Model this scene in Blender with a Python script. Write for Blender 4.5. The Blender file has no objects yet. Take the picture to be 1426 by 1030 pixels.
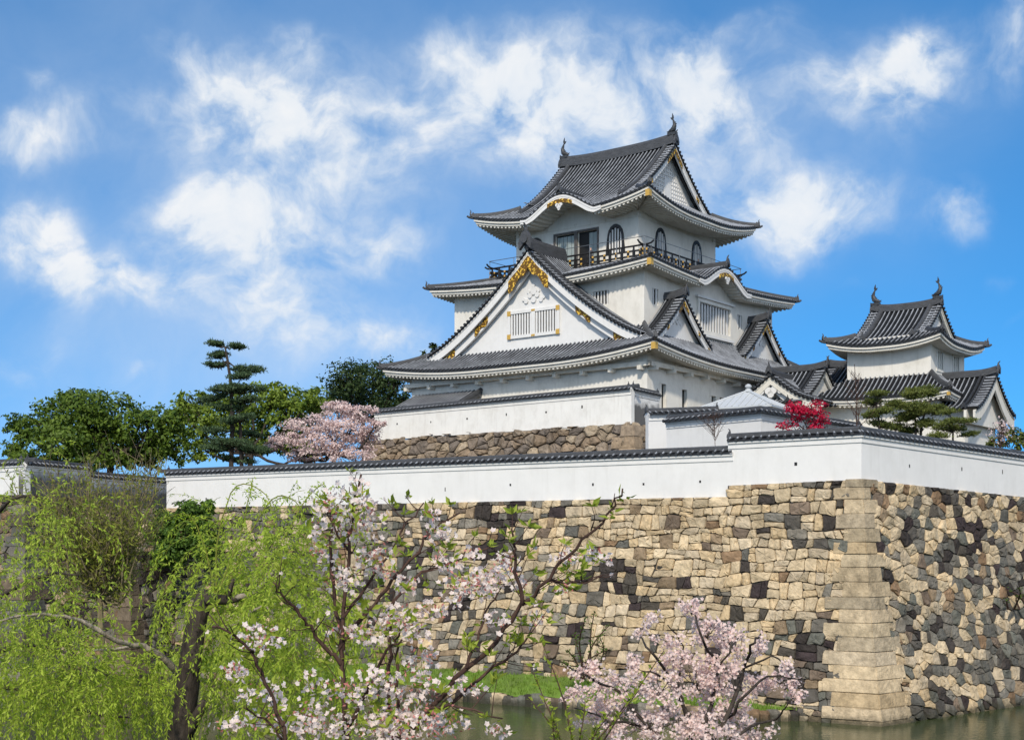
import bpy, bmesh, math, random
import numpy as np
from mathutils import Vector, noise
R = math.radians
random.seed(7); rng = np.random.default_rng(7)
sc = bpy.context.scene
col = sc.collection

# ------------------------------------------------------------------ camera
FPX, CX, HZ, EYE = 1864.0, 713.0, 757.6, 8.0
cd = bpy.data.cameras.new('camera'); cam = bpy.data.objects.new('camera', cd); col.objects.link(cam)
cd.sensor_width = 36; cd.lens = 36 * FPX / 1426; cd.shift_y = (HZ - 515) / 1426
cd.clip_start = 0.2; cd.clip_end = 6000
cam.location = (0, 0, EYE); cam.rotation_euler = (R(90), 0, 0)
sc.camera = cam

# ------------------------------------------------------------------ light and exposure
SUN_EL, SUN_AZ = 38.0, 189.0            # azimuth clockwise from +Y (view direction)
sd = bpy.data.lights.new('sun', 'SUN'); so = bpy.data.objects.new('sun', sd); col.objects.link(so)
sd.energy = 2.75; sd.angle = R(3); sd.color = (1.0, 0.905, 0.77)
sdir = Vector((math.sin(R(SUN_AZ)) * math.cos(R(SUN_EL)), math.cos(R(SUN_AZ)) * math.cos(R(SUN_EL)), math.sin(R(SUN_EL))))
so.rotation_euler = sdir.to_track_quat('Z', 'Y').to_euler(); so.location = sdir * 300
sc.view_settings.view_transform = 'Standard'; sc.view_settings.look = 'None'
sc.view_settings.exposure = 0.36; sc.view_settings.gamma = 1.0

# ------------------------------------------------------------------ sky with clouds
world = bpy.data.worlds.new('World'); sc.world = world; world.use_nodes = True
W = world.node_tree; W.nodes.clear()
def wn(t, **k):
    n = W.nodes.new(t)
    for a, b in k.items(): setattr(n, a, b)
    return n
def wl(a, b): W.links.new(a, b)
def wmath(op, a, b=None, c=None, clamp=False):
    n = wn('ShaderNodeMath', operation=op, use_clamp=clamp)
    for i, v in enumerate((a, b, c)):
        if v is None: continue
        if isinstance(v, (int, float)): n.inputs[i].default_value = v
        else: wl(v, n.inputs[i])
    return n.outputs[0]
def wstep(v, a, b, x, y):
    n = wn('ShaderNodeMapRange', interpolation_type='SMOOTHSTEP'); wl(v, n.inputs[0])
    for i, q in enumerate((a, b, x, y)): n.inputs[i+1].default_value = q
    return n.outputs[0]
tc = wn('ShaderNodeTexCoord')
sep = wn('ShaderNodeSeparateXYZ'); wl(tc.outputs['Generated'], sep.inputs[0])
ysafe = wmath('MAXIMUM', wmath('ABSOLUTE', sep.outputs[1]), 0.12)
gx = wmath('DIVIDE', sep.outputs[0], ysafe); gz = wmath('DIVIDE', sep.outputs[2], ysafe)
cmb = wn('ShaderNodeCombineXYZ'); wl(gx, cmb.inputs[0]); wl(gz, cmb.inputs[1])
warp = wn('ShaderNodeTexNoise'); warp.inputs['Scale'].default_value = 9; warp.inputs['Detail'].default_value = 5
wl(cmb.outputs[0], warp.inputs['Vector'])
wsub = wn('ShaderNodeVectorMath', operation='SUBTRACT'); wl(warp.outputs['Color'], wsub.inputs[0]); wsub.inputs[1].default_value = (.5, .5, .5)
wsc = wn('ShaderNodeVectorMath', operation='SCALE'); wl(wsub.outputs[0], wsc.inputs[0]); wsc.inputs['Scale'].default_value = 0.085
wadd = wn('ShaderNodeVectorMath', operation='ADD'); wl(cmb.outputs[0], wadd.inputs[0]); wl(wsc.outputs[0], wadd.inputs[1])
flat = wn('ShaderNodeVectorMath', operation='MULTIPLY'); wl(wadd.outputs[0], flat.inputs[0]); flat.inputs[1].default_value = (1, 1, 0)
CLOUDS = [(725,95,120,52,0,.85),(840,120,115,58,0,.8),(650,120,95,50,0,.8),(800,195,150,60,0,.75),(545,185,60,55,0,.7),
 (715,225,90,40,0,.5),(985,95,48,52,0,1.1),(1020,130,62,40,0,.8),(1075,190,50,40,0,.5),(345,115,75,45,0,1),(440,135,65,60,0,.75),(270,165,85,55,0,.7),(395,215,85,90,0,.85),
 (300,290,70,45,0,.95),(265,285,55,32,0,.5),(345,345,100,60,0,.68),(400,420,75,75,0,.62),(230,395,125,42,10,.72),(150,385,75,38,30,.85),
 (85,365,85,35,28,.7),(25,320,55,42,0,1),(75,285,50,22,20,.8),(370,470,60,35,0,.65),(30,195,50,28,0,1.25),(45,132,32,16,20,.75),(112,172,42,22,0,.55),
 (175,125,40,25,0,.45),(240,50,50,26,0,.6),(310,75,55,30,0,.6),(420,50,45,25,0,.5),(1140,285,85,42,0,1.05),(1080,275,75,38,0,.7),(1120,330,80,32,0,.5),
 (1150,115,55,32,20,1.0),(1225,150,60,42,40,.95),(1290,95,60,52,0,.8),(1270,40,55,34,0,.95),(1245,85,55,34,0,.8),(1336,315,44,38,0,1.1),(1425,60,45,55,0,.95),(1080,30,70,25,0,.5),
 (525,480,80,38,0,1.1),(548,352,48,30,0,.95),(500,340,40,24,0,.4),(180,525,24,15,0,.75),(35,500,45,26,0,.5),(110,480,60,30,0,.3),(1395,412,30,12,0,.35),(1205,405,30,14,0,.3),(960,250,120,70,0,.45),
 (620,60,60,25,0,.6),(940,60,70,30,0,.35),(470,250,60,70,0,.4),(560,260,70,50,0,.3),(1440,460,40,14,0,.3)]
acc = None
for (px, py, rx, ry, rot, s) in CLOUDS:
    mp = wn('ShaderNodeMapping', vector_type='TEXTURE'); wl(flat.outputs[0], mp.inputs['Vector'])
    mp.inputs['Location'].default_value = ((px - CX) / FPX, (HZ - py) / FPX, 0)
    mp.inputs['Rotation'].default_value = (0, 0, R(-rot)); mp.inputs['Scale'].default_value = (rx / FPX, ry / FPX, 1)
    ln = wn('ShaderNodeVectorMath', operation='DOT_PRODUCT'); wl(mp.outputs[0], ln.inputs[0]); wl(mp.outputs[0], ln.inputs[1])
    g = wmath('POWER', 2.0, wmath('MULTIPLY', ln.outputs['Value'], -1.0))
    acc = wmath('MULTIPLY', g, s) if acc is None else wmath('MULTIPLY_ADD', g, s, acc)
fb = wn('ShaderNodeTexNoise'); fb.inputs['Scale'].default_value = 26; fb.inputs['Detail'].default_value = 7; fb.inputs['Roughness'].default_value = .58
wl(wadd.outputs[0], fb.inputs['Vector'])
behind = wn('ShaderNodeTexNoise'); behind.inputs['Scale'].default_value = 2.6; behind.inputs['Detail'].default_value = 6
wl(tc.outputs['Generated'], behind.inputs['Vector'])
bmap = wn('ShaderNodeMapRange'); wl(behind.outputs[0], bmap.inputs[0])
wl(wstep(sep.outputs[1], -.3, .5, .36, .47), bmap.inputs[1]); bmap.inputs[2].default_value = .72; bmap.inputs[4].default_value = .9  # cloud cover outside the view, thickened to whiten the ambient light
front = wstep(sep.outputs[1], .12, .4, 0, 1)
nearf = wstep(wmath('ABSOLUTE', gx), .5, 1.6, 1, 0)
msk = wmath('MULTIPLY', front, nearf)
dens = wmath('MULTIPLY', acc, wmath('MULTIPLY_ADD', fb.outputs[0], 2.3, -0.40))
dmap = wn('ShaderNodeMapRange', interpolation_type='SMOOTHSTEP'); wl(dens, dmap.inputs[0])
dmap.inputs[1].default_value = .10; dmap.inputs[2].default_value = 1.5; dmap.inputs[4].default_value = .93
vacc = None
for (px, py, rx, ry, s) in [(120,540,420,190,.24),(60,120,330,230,.15),(420,240,300,240,.16),(800,150,300,150,.17),(1120,250,200,120,.13),(560,520,240,110,.14),(1280,90,160,100,.10)]:
    mp = wn('ShaderNodeMapping', vector_type='TEXTURE'); wl(flat.outputs[0], mp.inputs['Vector'])
    mp.inputs['Location'].default_value = ((px - CX) / FPX, (HZ - py) / FPX, 0); mp.inputs['Scale'].default_value = (rx / FPX, ry / FPX, 1)
    ln = wn('ShaderNodeVectorMath', operation='DOT_PRODUCT'); wl(mp.outputs[0], ln.inputs[0]); wl(mp.outputs[0], ln.inputs[1])
    g = wmath('POWER', 2.0, wmath('MULTIPLY', ln.outputs['Value'], -1.0)); vacc = wmath('MULTIPLY', g, s) if vacc is None else wmath('MULTIPLY_ADD', g, s, vacc)
strk = wn('ShaderNodeTexNoise'); strk.inputs['Scale'].default_value = 7; strk.inputs['Detail'].default_value = 6; strk.inputs['Roughness'].default_value = .6; strk.inputs['Distortion'].default_value = .6
wl(wadd.outputs[0], strk.inputs['Vector'])
veil = wmath('MULTIPLY', vacc, wmath('MULTIPLY_ADD', strk.outputs[0], 1.6, .2))
cover = wmath('SUBTRACT', 1.0, wmath('MULTIPLY', wmath('SUBTRACT', 1.0, dmap.outputs[0]), wmath('SUBTRACT', 1.0, veil, clamp=True)), clamp=True)
fm = wn('ShaderNodeMix', data_type='FLOAT'); wl(msk, fm.inputs[0]); wl(bmap.outputs[0], fm.inputs[2]); wl(cover, fm.inputs[3])
cmix = wn('ShaderNodeMix', data_type='RGBA'); wl(wmath('MULTIPLY', wmath('POWER', fm.outputs[0], 1.6), wmath('MULTIPLY_ADD', wmath('ADD', fb.outputs[0], strk.outputs[0]), 1.5, -.75), clamp=True), cmix.inputs[0]); cmix.inputs[6].default_value = (5.0, 5.9, 6.9, 1); cmix.inputs[7].default_value = (7.2, 7.3, 7.4, 1)
back = wn('ShaderNodeMix', data_type='RGBA'); wl(wstep(sep.outputs[1], -.5, .2, 0, 1), back.inputs[0]); back.inputs[6].default_value = (14.5, 13.6, 12.2, 1); wl(cmix.outputs[2], back.inputs[7])  # unseen sky behind the camera, brightened as added fill for the walls
lift = wn('ShaderNodeVectorMath', operation='MULTIPLY_ADD'); wl(tc.outputs['Generated'], lift.inputs[0])
lift.inputs[1].default_value = (1, 1, 1.25); lift.inputs[2].default_value = (0, 0, .19)
nrm = wn('ShaderNodeVectorMath', operation='NORMALIZE'); wl(lift.outputs[0], nrm.inputs[0])
sky = wn('ShaderNodeTexSky', sky_type='NISHITA', sun_disc=False)
sky.sun_elevation = R(SUN_EL); sky.sun_rotation = R(SUN_AZ); sky.ozone_density = 3.0; sky.air_density = 1.15; sky.dust_density = .3
wl(nrm.outputs[0], sky.inputs['Vector'])
tint = wn('ShaderNodeMix', data_type='RGBA', blend_type='MULTIPLY'); tint.inputs[0].default_value = 1
wl(sky.outputs[0], tint.inputs[6]); tint.inputs[7].default_value = (.36, 1.06, 1.46, 1)
ccol = wn('ShaderNodeMix', data_type='RGBA'); wl(fm.outputs[0], ccol.inputs[0])
wl(tint.outputs[2], ccol.inputs[6]); wl(back.outputs[2], ccol.inputs[7])
bg = wn('ShaderNodeBackground'); wl(ccol.outputs[2], bg.inputs[0]); bg.inputs[1].default_value = .1
out = wn('ShaderNodeOutputWorld'); wl(bg.outputs[0], out.inputs[0])

# ------------------------------------------------------------------ materials
def mat(name, base, rough=.7, var=.0, scale=4., bump=.0, bscale=None, spec=.3, metal=0., stretch=(1,1,1), dark=None, attr=None, attr_mix=1.):
    m = bpy.data.materials.new(name); m.use_nodes = True; nt = m.node_tree; N = nt.nodes; L = nt.links
    p = N['Principled BSDF']; p.inputs['Roughness'].default_value = rough
    p.inputs['Specular IOR Level'].default_value = spec; p.inputs['Metallic'].default_value = metal
    tcn = N.new('ShaderNodeTexCoord'); mp = N.new('ShaderNodeMapping'); L.new(tcn.outputs['Object'], mp.inputs[0]); mp.inputs['Scale'].default_value = stretch
    c = None
    if attr:
        an = N.new('ShaderNodeAttribute'); an.attribute_name = attr; c = an.outputs['Color']
    if var > 0:
        nz = N.new('ShaderNodeTexNoise'); nz.inputs['Scale'].default_value = scale; nz.inputs['Detail'].default_value = 7; nz.inputs['Roughness'].default_value = .62
        L.new(mp.outputs[0], nz.inputs['Vector'])
        mr = N.new('ShaderNodeMapRange'); L.new(nz.outputs[0], mr.inputs[0]); mr.inputs[1].default_value = .3; mr.inputs[2].default_value = .7
        mx = N.new('ShaderNodeMix'); mx.data_type = 'RGBA'; L.new(mr.outputs[0], mx.inputs[0])
        if attr:
            ml = N.new('ShaderNodeMix'); ml.data_type = 'RGBA'; ml.blend_type = 'MULTIPLY'; ml.inputs[0].default_value = 1
            mx.inputs[6].default_value = (1-var,)*3+(1,); mx.inputs[7].default_value = (1+var*.5,)*3+(1,)
            L.new(c, ml.inputs[6]); L.new(mx.outputs[2], ml.inputs[7]); c = ml.outputs[2]
        else:
            dk = dark if dark else tuple(x*(1-var) for x in base)
            mx.inputs[6].default_value = dk+(1,); mx.inputs[7].default_value = base+(1,); c = mx.outputs[2]
    if c is not None: L.new(c, p.inputs['Base Color'])
    else: p.inputs['Base Color'].default_value = base+(1,)
    if bump > 0:
        nb = N.new('ShaderNodeTexNoise'); nb.inputs['Scale'].default_value = bscale or scale*3; nb.inputs['Detail'].default_value = 6
        L.new(mp.outputs[0], nb.inputs['Vector'])
        bp = N.new('ShaderNodeBump'); bp.inputs['Strength'].default_value = bump; bp.inputs['Distance'].default_value = .05
        L.new(nb.outputs[0], bp.inputs['Height']); L.new(bp.outputs[0], p.inputs['Normal'])
    return m

def weather(m, wet=True):
    nt = m.node_tree; N = nt.nodes; L = nt.links; p = N['Principled BSDF']; c = p.inputs['Base Color'].links[0].from_socket
    tcn = N.new('ShaderNodeTexCoord'); n1 = N.new('ShaderNodeTexNoise'); n1.inputs['Scale'].default_value = .55; n1.inputs['Detail'].default_value = 9; n1.inputs['Roughness'].default_value = .72; L.new(tcn.outputs['Object'], n1.inputs['Vector'])
    r = N.new('ShaderNodeMapRange'); L.new(n1.outputs[0], r.inputs[0]); r.inputs[1].default_value = .42; r.inputs[2].default_value = .70; r.inputs[3].default_value = 0; r.inputs[4].default_value = .55
    mx = N.new('ShaderNodeMix'); mx.data_type = 'RGBA'; mx.blend_type = 'MULTIPLY'; L.new(r.outputs[0], mx.inputs[0]); L.new(c, mx.inputs[6]); mx.inputs[7].default_value = (.42,.40,.36,1)
    n2 = N.new('ShaderNodeTexNoise'); n2.inputs['Scale'].default_value = 3.3; n2.inputs['Detail'].default_value = 8; n2.inputs['Roughness'].default_value = .75; L.new(tcn.outputs['Object'], n2.inputs['Vector'])
    r2 = N.new('ShaderNodeMapRange'); L.new(n2.outputs[0], r2.inputs[0]); r2.inputs[1].default_value = .60; r2.inputs[2].default_value = .72; r2.inputs[4].default_value = .6
    m2 = N.new('ShaderNodeMix'); m2.data_type = 'RGBA'; L.new(r2.outputs[0], m2.inputs[0]); L.new(mx.outputs[2], m2.inputs[6]); m2.inputs[7].default_value = (.14,.13,.10,1); c = m2.outputs[2]
    if wet:
        sp = N.new('ShaderNodeSeparateXYZ'); L.new(tcn.outputs['Object'], sp.inputs[0]); ad = N.new('ShaderNodeMath'); ad.operation = 'MULTIPLY_ADD'; L.new(n2.outputs[0], ad.inputs[0]); ad.inputs[1].default_value = -.9; L.new(sp.outputs[2], ad.inputs[2])
        r3_ = N.new('ShaderNodeMapRange'); L.new(ad.outputs[0], r3_.inputs[0]); r3_.inputs[1].default_value = -.35; r3_.inputs[2].default_value = .02; r3_.inputs[3].default_value = .8; r3_.inputs[4].default_value = 0
        m3 = N.new('ShaderNodeMix'); m3.data_type = 'RGBA'; L.new(r3_.outputs[0], m3.inputs[0]); L.new(c, m3.inputs[6]); m3.inputs[7].default_value = (.035,.035,.022,1); c = m3.outputs[2]
    L.new(c, p.inputs['Base Color'])
    for n in N:
        if n.type == 'BUMP': n.inputs['Strength'].default_value = .9; n.inputs['Distance'].default_value = .07
def tile_mat():
    m = bpy.data.materials.new('roof_tile'); m.use_nodes = True; nt = m.node_tree; N = nt.nodes; L = nt.links
    p = N['Principled BSDF']; p.inputs['Roughness'].default_value = .65; p.inputs['Specular IOR Level'].default_value = .10
    uv = N.new('ShaderNodeUVMap'); s = N.new('ShaderNodeSeparateXYZ'); L.new(uv.outputs[0], s.inputs[0])
    def mth(op, a, b=None, c=None):
        n = N.new('ShaderNodeMath'); n.operation = op
        for i, v in enumerate((a, b, c)):
            if v is None: continue
            if isinstance(v, (int, float)): n.inputs[i].default_value = v
            else: L.new(v, n.inputs[i])
        return n.outputs[0]
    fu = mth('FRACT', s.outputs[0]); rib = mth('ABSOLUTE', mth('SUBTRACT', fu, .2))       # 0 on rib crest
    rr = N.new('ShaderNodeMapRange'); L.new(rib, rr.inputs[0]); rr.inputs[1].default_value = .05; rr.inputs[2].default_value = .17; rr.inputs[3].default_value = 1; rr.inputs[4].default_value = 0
    fv = mth('FRACT', mth('MULTIPLY', s.outputs[1], 3.1))
    jn = N.new('ShaderNodeMapRange'); L.new(fv, jn.inputs[0]); jn.inputs[1].default_value = 0; jn.inputs[2].default_value = .14; jn.inputs[3].default_value = .7; jn.inputs[4].default_value = 1
    wn_ = N.new('ShaderNodeTexWhiteNoise'); wn_.noise_dimensions = '2D'
    fl = N.new('ShaderNodeCombineXYZ'); L.new(mth('FLOOR', s.outputs[0]), fl.inputs[0]); L.new(mth('FLOOR', mth('MULTIPLY', s.outputs[1], 3.1)), fl.inputs[1]); L.new(fl.outputs[0], wn_.inputs['Vector'])
    tcn = N.new('ShaderNodeTexCoord'); nz = N.new('ShaderNodeTexNoise'); nz.inputs['Scale'].default_value = .9; nz.inputs['Detail'].default_value = 8; nz.inputs['Roughness'].default_value = .7
    L.new(tcn.outputs['Object'], nz.inputs['Vector'])
    v = mth('MULTIPLY', mth('MULTIPLY_ADD', wn_.outputs['Value'], .28, .84), mth('MULTIPLY_ADD', nz.outputs[0], 2.4, -.2))
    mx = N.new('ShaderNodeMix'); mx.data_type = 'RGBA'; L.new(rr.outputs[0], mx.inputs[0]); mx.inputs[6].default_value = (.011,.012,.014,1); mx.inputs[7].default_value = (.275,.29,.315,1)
    ml = N.new('ShaderNodeMix'); ml.data_type = 'RGBA'; ml.blend_type = 'MULTIPLY'; ml.inputs[0].default_value = 1; L.new(mx.outputs[2], ml.inputs[6])
    gv = mth('MULTIPLY', v, jn.outputs[0]); cc = N.new('ShaderNodeCombineColor'); [L.new(gv, cc.inputs[i]) for i in range(3)]
    L.new(cc.outputs[0], ml.inputs[7]); L.new(ml.outputs[2], p.inputs['Base Color'])
    return m

def plaster_mat(name, base, stain, amount, grime=None):
    """lime plaster with rain streaks and blotches; grime = (z0, z1): dark mould creeping up from the foot with a ragged edge"""
    m = mat(name, base, .85, .08, .8, .06, 6., .15); nt = m.node_tree; N = nt.nodes; L = nt.links; p = N['Principled BSDF']
    c = p.inputs['Base Color'].links[0].from_socket
    tcn = N.new('ShaderNodeTexCoord'); mp = N.new('ShaderNodeMapping'); L.new(tcn.outputs['Object'], mp.inputs[0]); mp.inputs['Scale'].default_value = (.9, .9, .55)
    nz = N.new('ShaderNodeTexNoise'); nz.inputs['Scale'].default_value = 1.4; nz.inputs['Detail'].default_value = 8; nz.inputs['Roughness'].default_value = .68; L.new(mp.outputs[0], nz.inputs['Vector'])
    mr = N.new('ShaderNodeMapRange'); L.new(nz.outputs[0], mr.inputs[0]); mr.inputs[1].default_value = .48; mr.inputs[2].default_value = .78; mr.inputs[4].default_value = amount
    mx = N.new('ShaderNodeMix'); mx.data_type = 'RGBA'; L.new(mr.outputs[0], mx.inputs[0]); L.new(c, mx.inputs[6]); mx.inputs[7].default_value = stain+(1,)
    c = mx.outputs[2]
    mp3 = N.new('ShaderNodeMapping'); L.new(tcn.outputs['Object'], mp3.inputs[0]); mp3.inputs['Scale'].default_value = (2.6, 2.6, .16)
    n3 = N.new('ShaderNodeTexNoise'); n3.inputs['Scale'].default_value = 1.7; n3.inputs['Detail'].default_value = 6; L.new(mp3.outputs[0], n3.inputs['Vector'])
    r3 = N.new('ShaderNodeMapRange'); L.new(n3.outputs[0], r3.inputs[0]); r3.inputs[1].default_value = .56; r3.inputs[2].default_value = .76; r3.inputs[4].default_value = amount*.6
    m3 = N.new('ShaderNodeMix'); m3.data_type = 'RGBA'; L.new(r3.outputs[0], m3.inputs[0]); L.new(c, m3.inputs[6]); m3.inputs[7].default_value = stain+(1,); c = m3.outputs[2]
    if grime:
        sp = N.new('ShaderNodeSeparateXYZ'); L.new(tcn.outputs['Object'], sp.inputs[0])
        n2 = N.new('ShaderNodeTexNoise'); n2.inputs['Scale'].default_value = 1.6; n2.inputs['Detail'].default_value = 8; L.new(tcn.outputs['Object'], n2.inputs['Vector'])
        ad = N.new('ShaderNodeMath'); ad.operation = 'MULTIPLY_ADD'; L.new(n2.outputs[0], ad.inputs[0]); ad.inputs[1].default_value = -1.1; L.new(sp.outputs[2], ad.inputs[2])
        g = N.new('ShaderNodeMapRange'); L.new(ad.outputs[0], g.inputs[0]); g.inputs[1].default_value = grime[0]-.55; g.inputs[2].default_value = grime[1]-.55; g.inputs[3].default_value = .93; g.inputs[4].default_value = 0
        m2 = N.new('ShaderNodeMix'); m2.data_type = 'RGBA'; L.new(g.outputs[0], m2.inputs[0]); L.new(c, m2.inputs[6]); m2.inputs[7].default_value = (.075,.075,.075,1); c = m2.outputs[2]
    L.new(c, p.inputs['Base Color']); return m

def leaf_mat(name, c1, c2, trans=.35, scale=.9, rough=.55):
    m = bpy.data.materials.new(name); m.use_nodes = True; nt = m.node_tree; N = nt.nodes; L = nt.links; N.clear()
    o = N.new('ShaderNodeOutputMaterial'); p = N.new('ShaderNodeBsdfPrincipled'); t = N.new('ShaderNodeBsdfTranslucent'); mxs = N.new('ShaderNodeMixShader')
    p.inputs['Roughness'].default_value = rough; p.inputs['Specular IOR Level'].default_value = .25
    g = N.new('ShaderNodeNewGeometry'); tcn = N.new('ShaderNodeTexCoord'); nz = N.new('ShaderNodeTexNoise'); nz.inputs['Scale'].default_value = scale; L.new(tcn.outputs['Object'], nz.inputs['Vector'])
    ad = N.new('ShaderNodeMath'); ad.operation = 'MULTIPLY_ADD'; L.new(g.outputs['Random Per Island'], ad.inputs[0]); ad.inputs[1].default_value = .6
    mr = N.new('ShaderNodeMapRange'); L.new(nz.outputs[0], mr.inputs[0]); mr.inputs[1].default_value = .3; mr.inputs[2].default_value = .7; mr.inputs[4].default_value = .4; L.new(mr.outputs[0], ad.inputs[2])
    mx = N.new('ShaderNodeMix'); mx.data_type = 'RGBA'; L.new(ad.outputs[0], mx.inputs[0]); mx.inputs[6].default_value = c1+(1,); mx.inputs[7].default_value = c2+(1,)
    L.new(mx.outputs[2], p.inputs['Base Color']); L.new(mx.outputs[2], t.inputs['Color'])
    mxs.inputs[0].default_value = trans; L.new(p.outputs[0], mxs.inputs[1]); L.new(t.outputs[0], mxs.inputs[2]); L.new(mxs.outputs[0], o.inputs[0])
    return m

def gold_mat():
    m = mat('gold_openwork', (.72,.42,.07), .38, 0, metal=.3); nt = m.node_tree; N = nt.nodes; L = nt.links; p = N['Principled BSDF']
    tcn = N.new('ShaderNodeTexCoord'); v = N.new('ShaderNodeTexVoronoi'); v.feature = 'SMOOTH_F1'; v.inputs['Scale'].default_value = 5.5; L.new(tcn.outputs['Object'], v.inputs['Vector'])
    mr = N.new('ShaderNodeMapRange'); L.new(v.outputs['Distance'], mr.inputs[0]); mr.inputs[1].default_value = .30; mr.inputs[2].default_value = .42
    mx = N.new('ShaderNodeMix'); mx.data_type = 'RGBA'; L.new(mr.outputs[0], mx.inputs[0]); mx.inputs[6].default_value = (.82,.50,.07,1); mx.inputs[7].default_value = (.17,.085,.015,1)
    L.new(mx.outputs[2], p.inputs['Base Color'])
    b = N.new('ShaderNodeBump'); b.inputs['Strength'].default_value = .8; b.inputs['Distance'].default_value = .06; b.invert = True; L.new(mr.outputs[0], b.inputs['Height']); L.new(b.outputs[0], p.inputs['Normal'])
    return m

M = {}
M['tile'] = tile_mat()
M['ridge'] = mat('ridge_tile', (.085,.088,.095), .5, .55, 2.2, .5, 9., .4, stretch=(1,1,5))
M['tile_end'] = mat('tile_end', (.038,.040,.044), .5, .5, 6., .2, 12., .4)
M['plaster'] = plaster_mat('lime_plaster', (.76,.73,.665), (.42,.39,.33), .45)
M['plaster_clean'] = plaster_mat('white_plaster', (.73,.72,.70), (.54,.53,.50), .38)
M['plaster_eave'] = plaster_mat('eave_plaster', (.70,.67,.60), (.40,.37,.30), .55)
M['dark'] = mat('dark_interior', (.012,.012,.013), .6)
M['black_wood'] = mat('black_wood', (.018,.017,.017), .42, .4, 5., .1, spec=.4)
M['brown_frame'] = mat('brown_frame', (.11,.10,.095), .5, .3, 4.)
M['steel'] = mat('grey_steel', (.20,.21,.22), .4, metal=.7)
M['gold'] = gold_mat()
M['brass'] = mat('gilt', (.72,.44,.10), .4, .3, 9., metal=.3)
M['curtain'] = mat('pale_curtain', (.36,.42,.42), .8, .35, 5., stretch=(1,1,.2))
M['stone'] = mat('masonry_stone', (1,1,1), .82, .38, 2.6, .55, 7., .2, attr='tone')
weather(M['stone']); M['joint'] = mat('joint_earth', (.05,.045,.038), .95, .4, 3.)  # dark earth colour of the backing behind the stone joints
M['bronze'] = mat('roof_bronze', (.05,.053,.058), .45, .5, 4., .4, 10., .4)
M['metal_roof'] = mat('white_metal_roof', (.50,.52,.53), .4, .1, 1.5)

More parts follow.
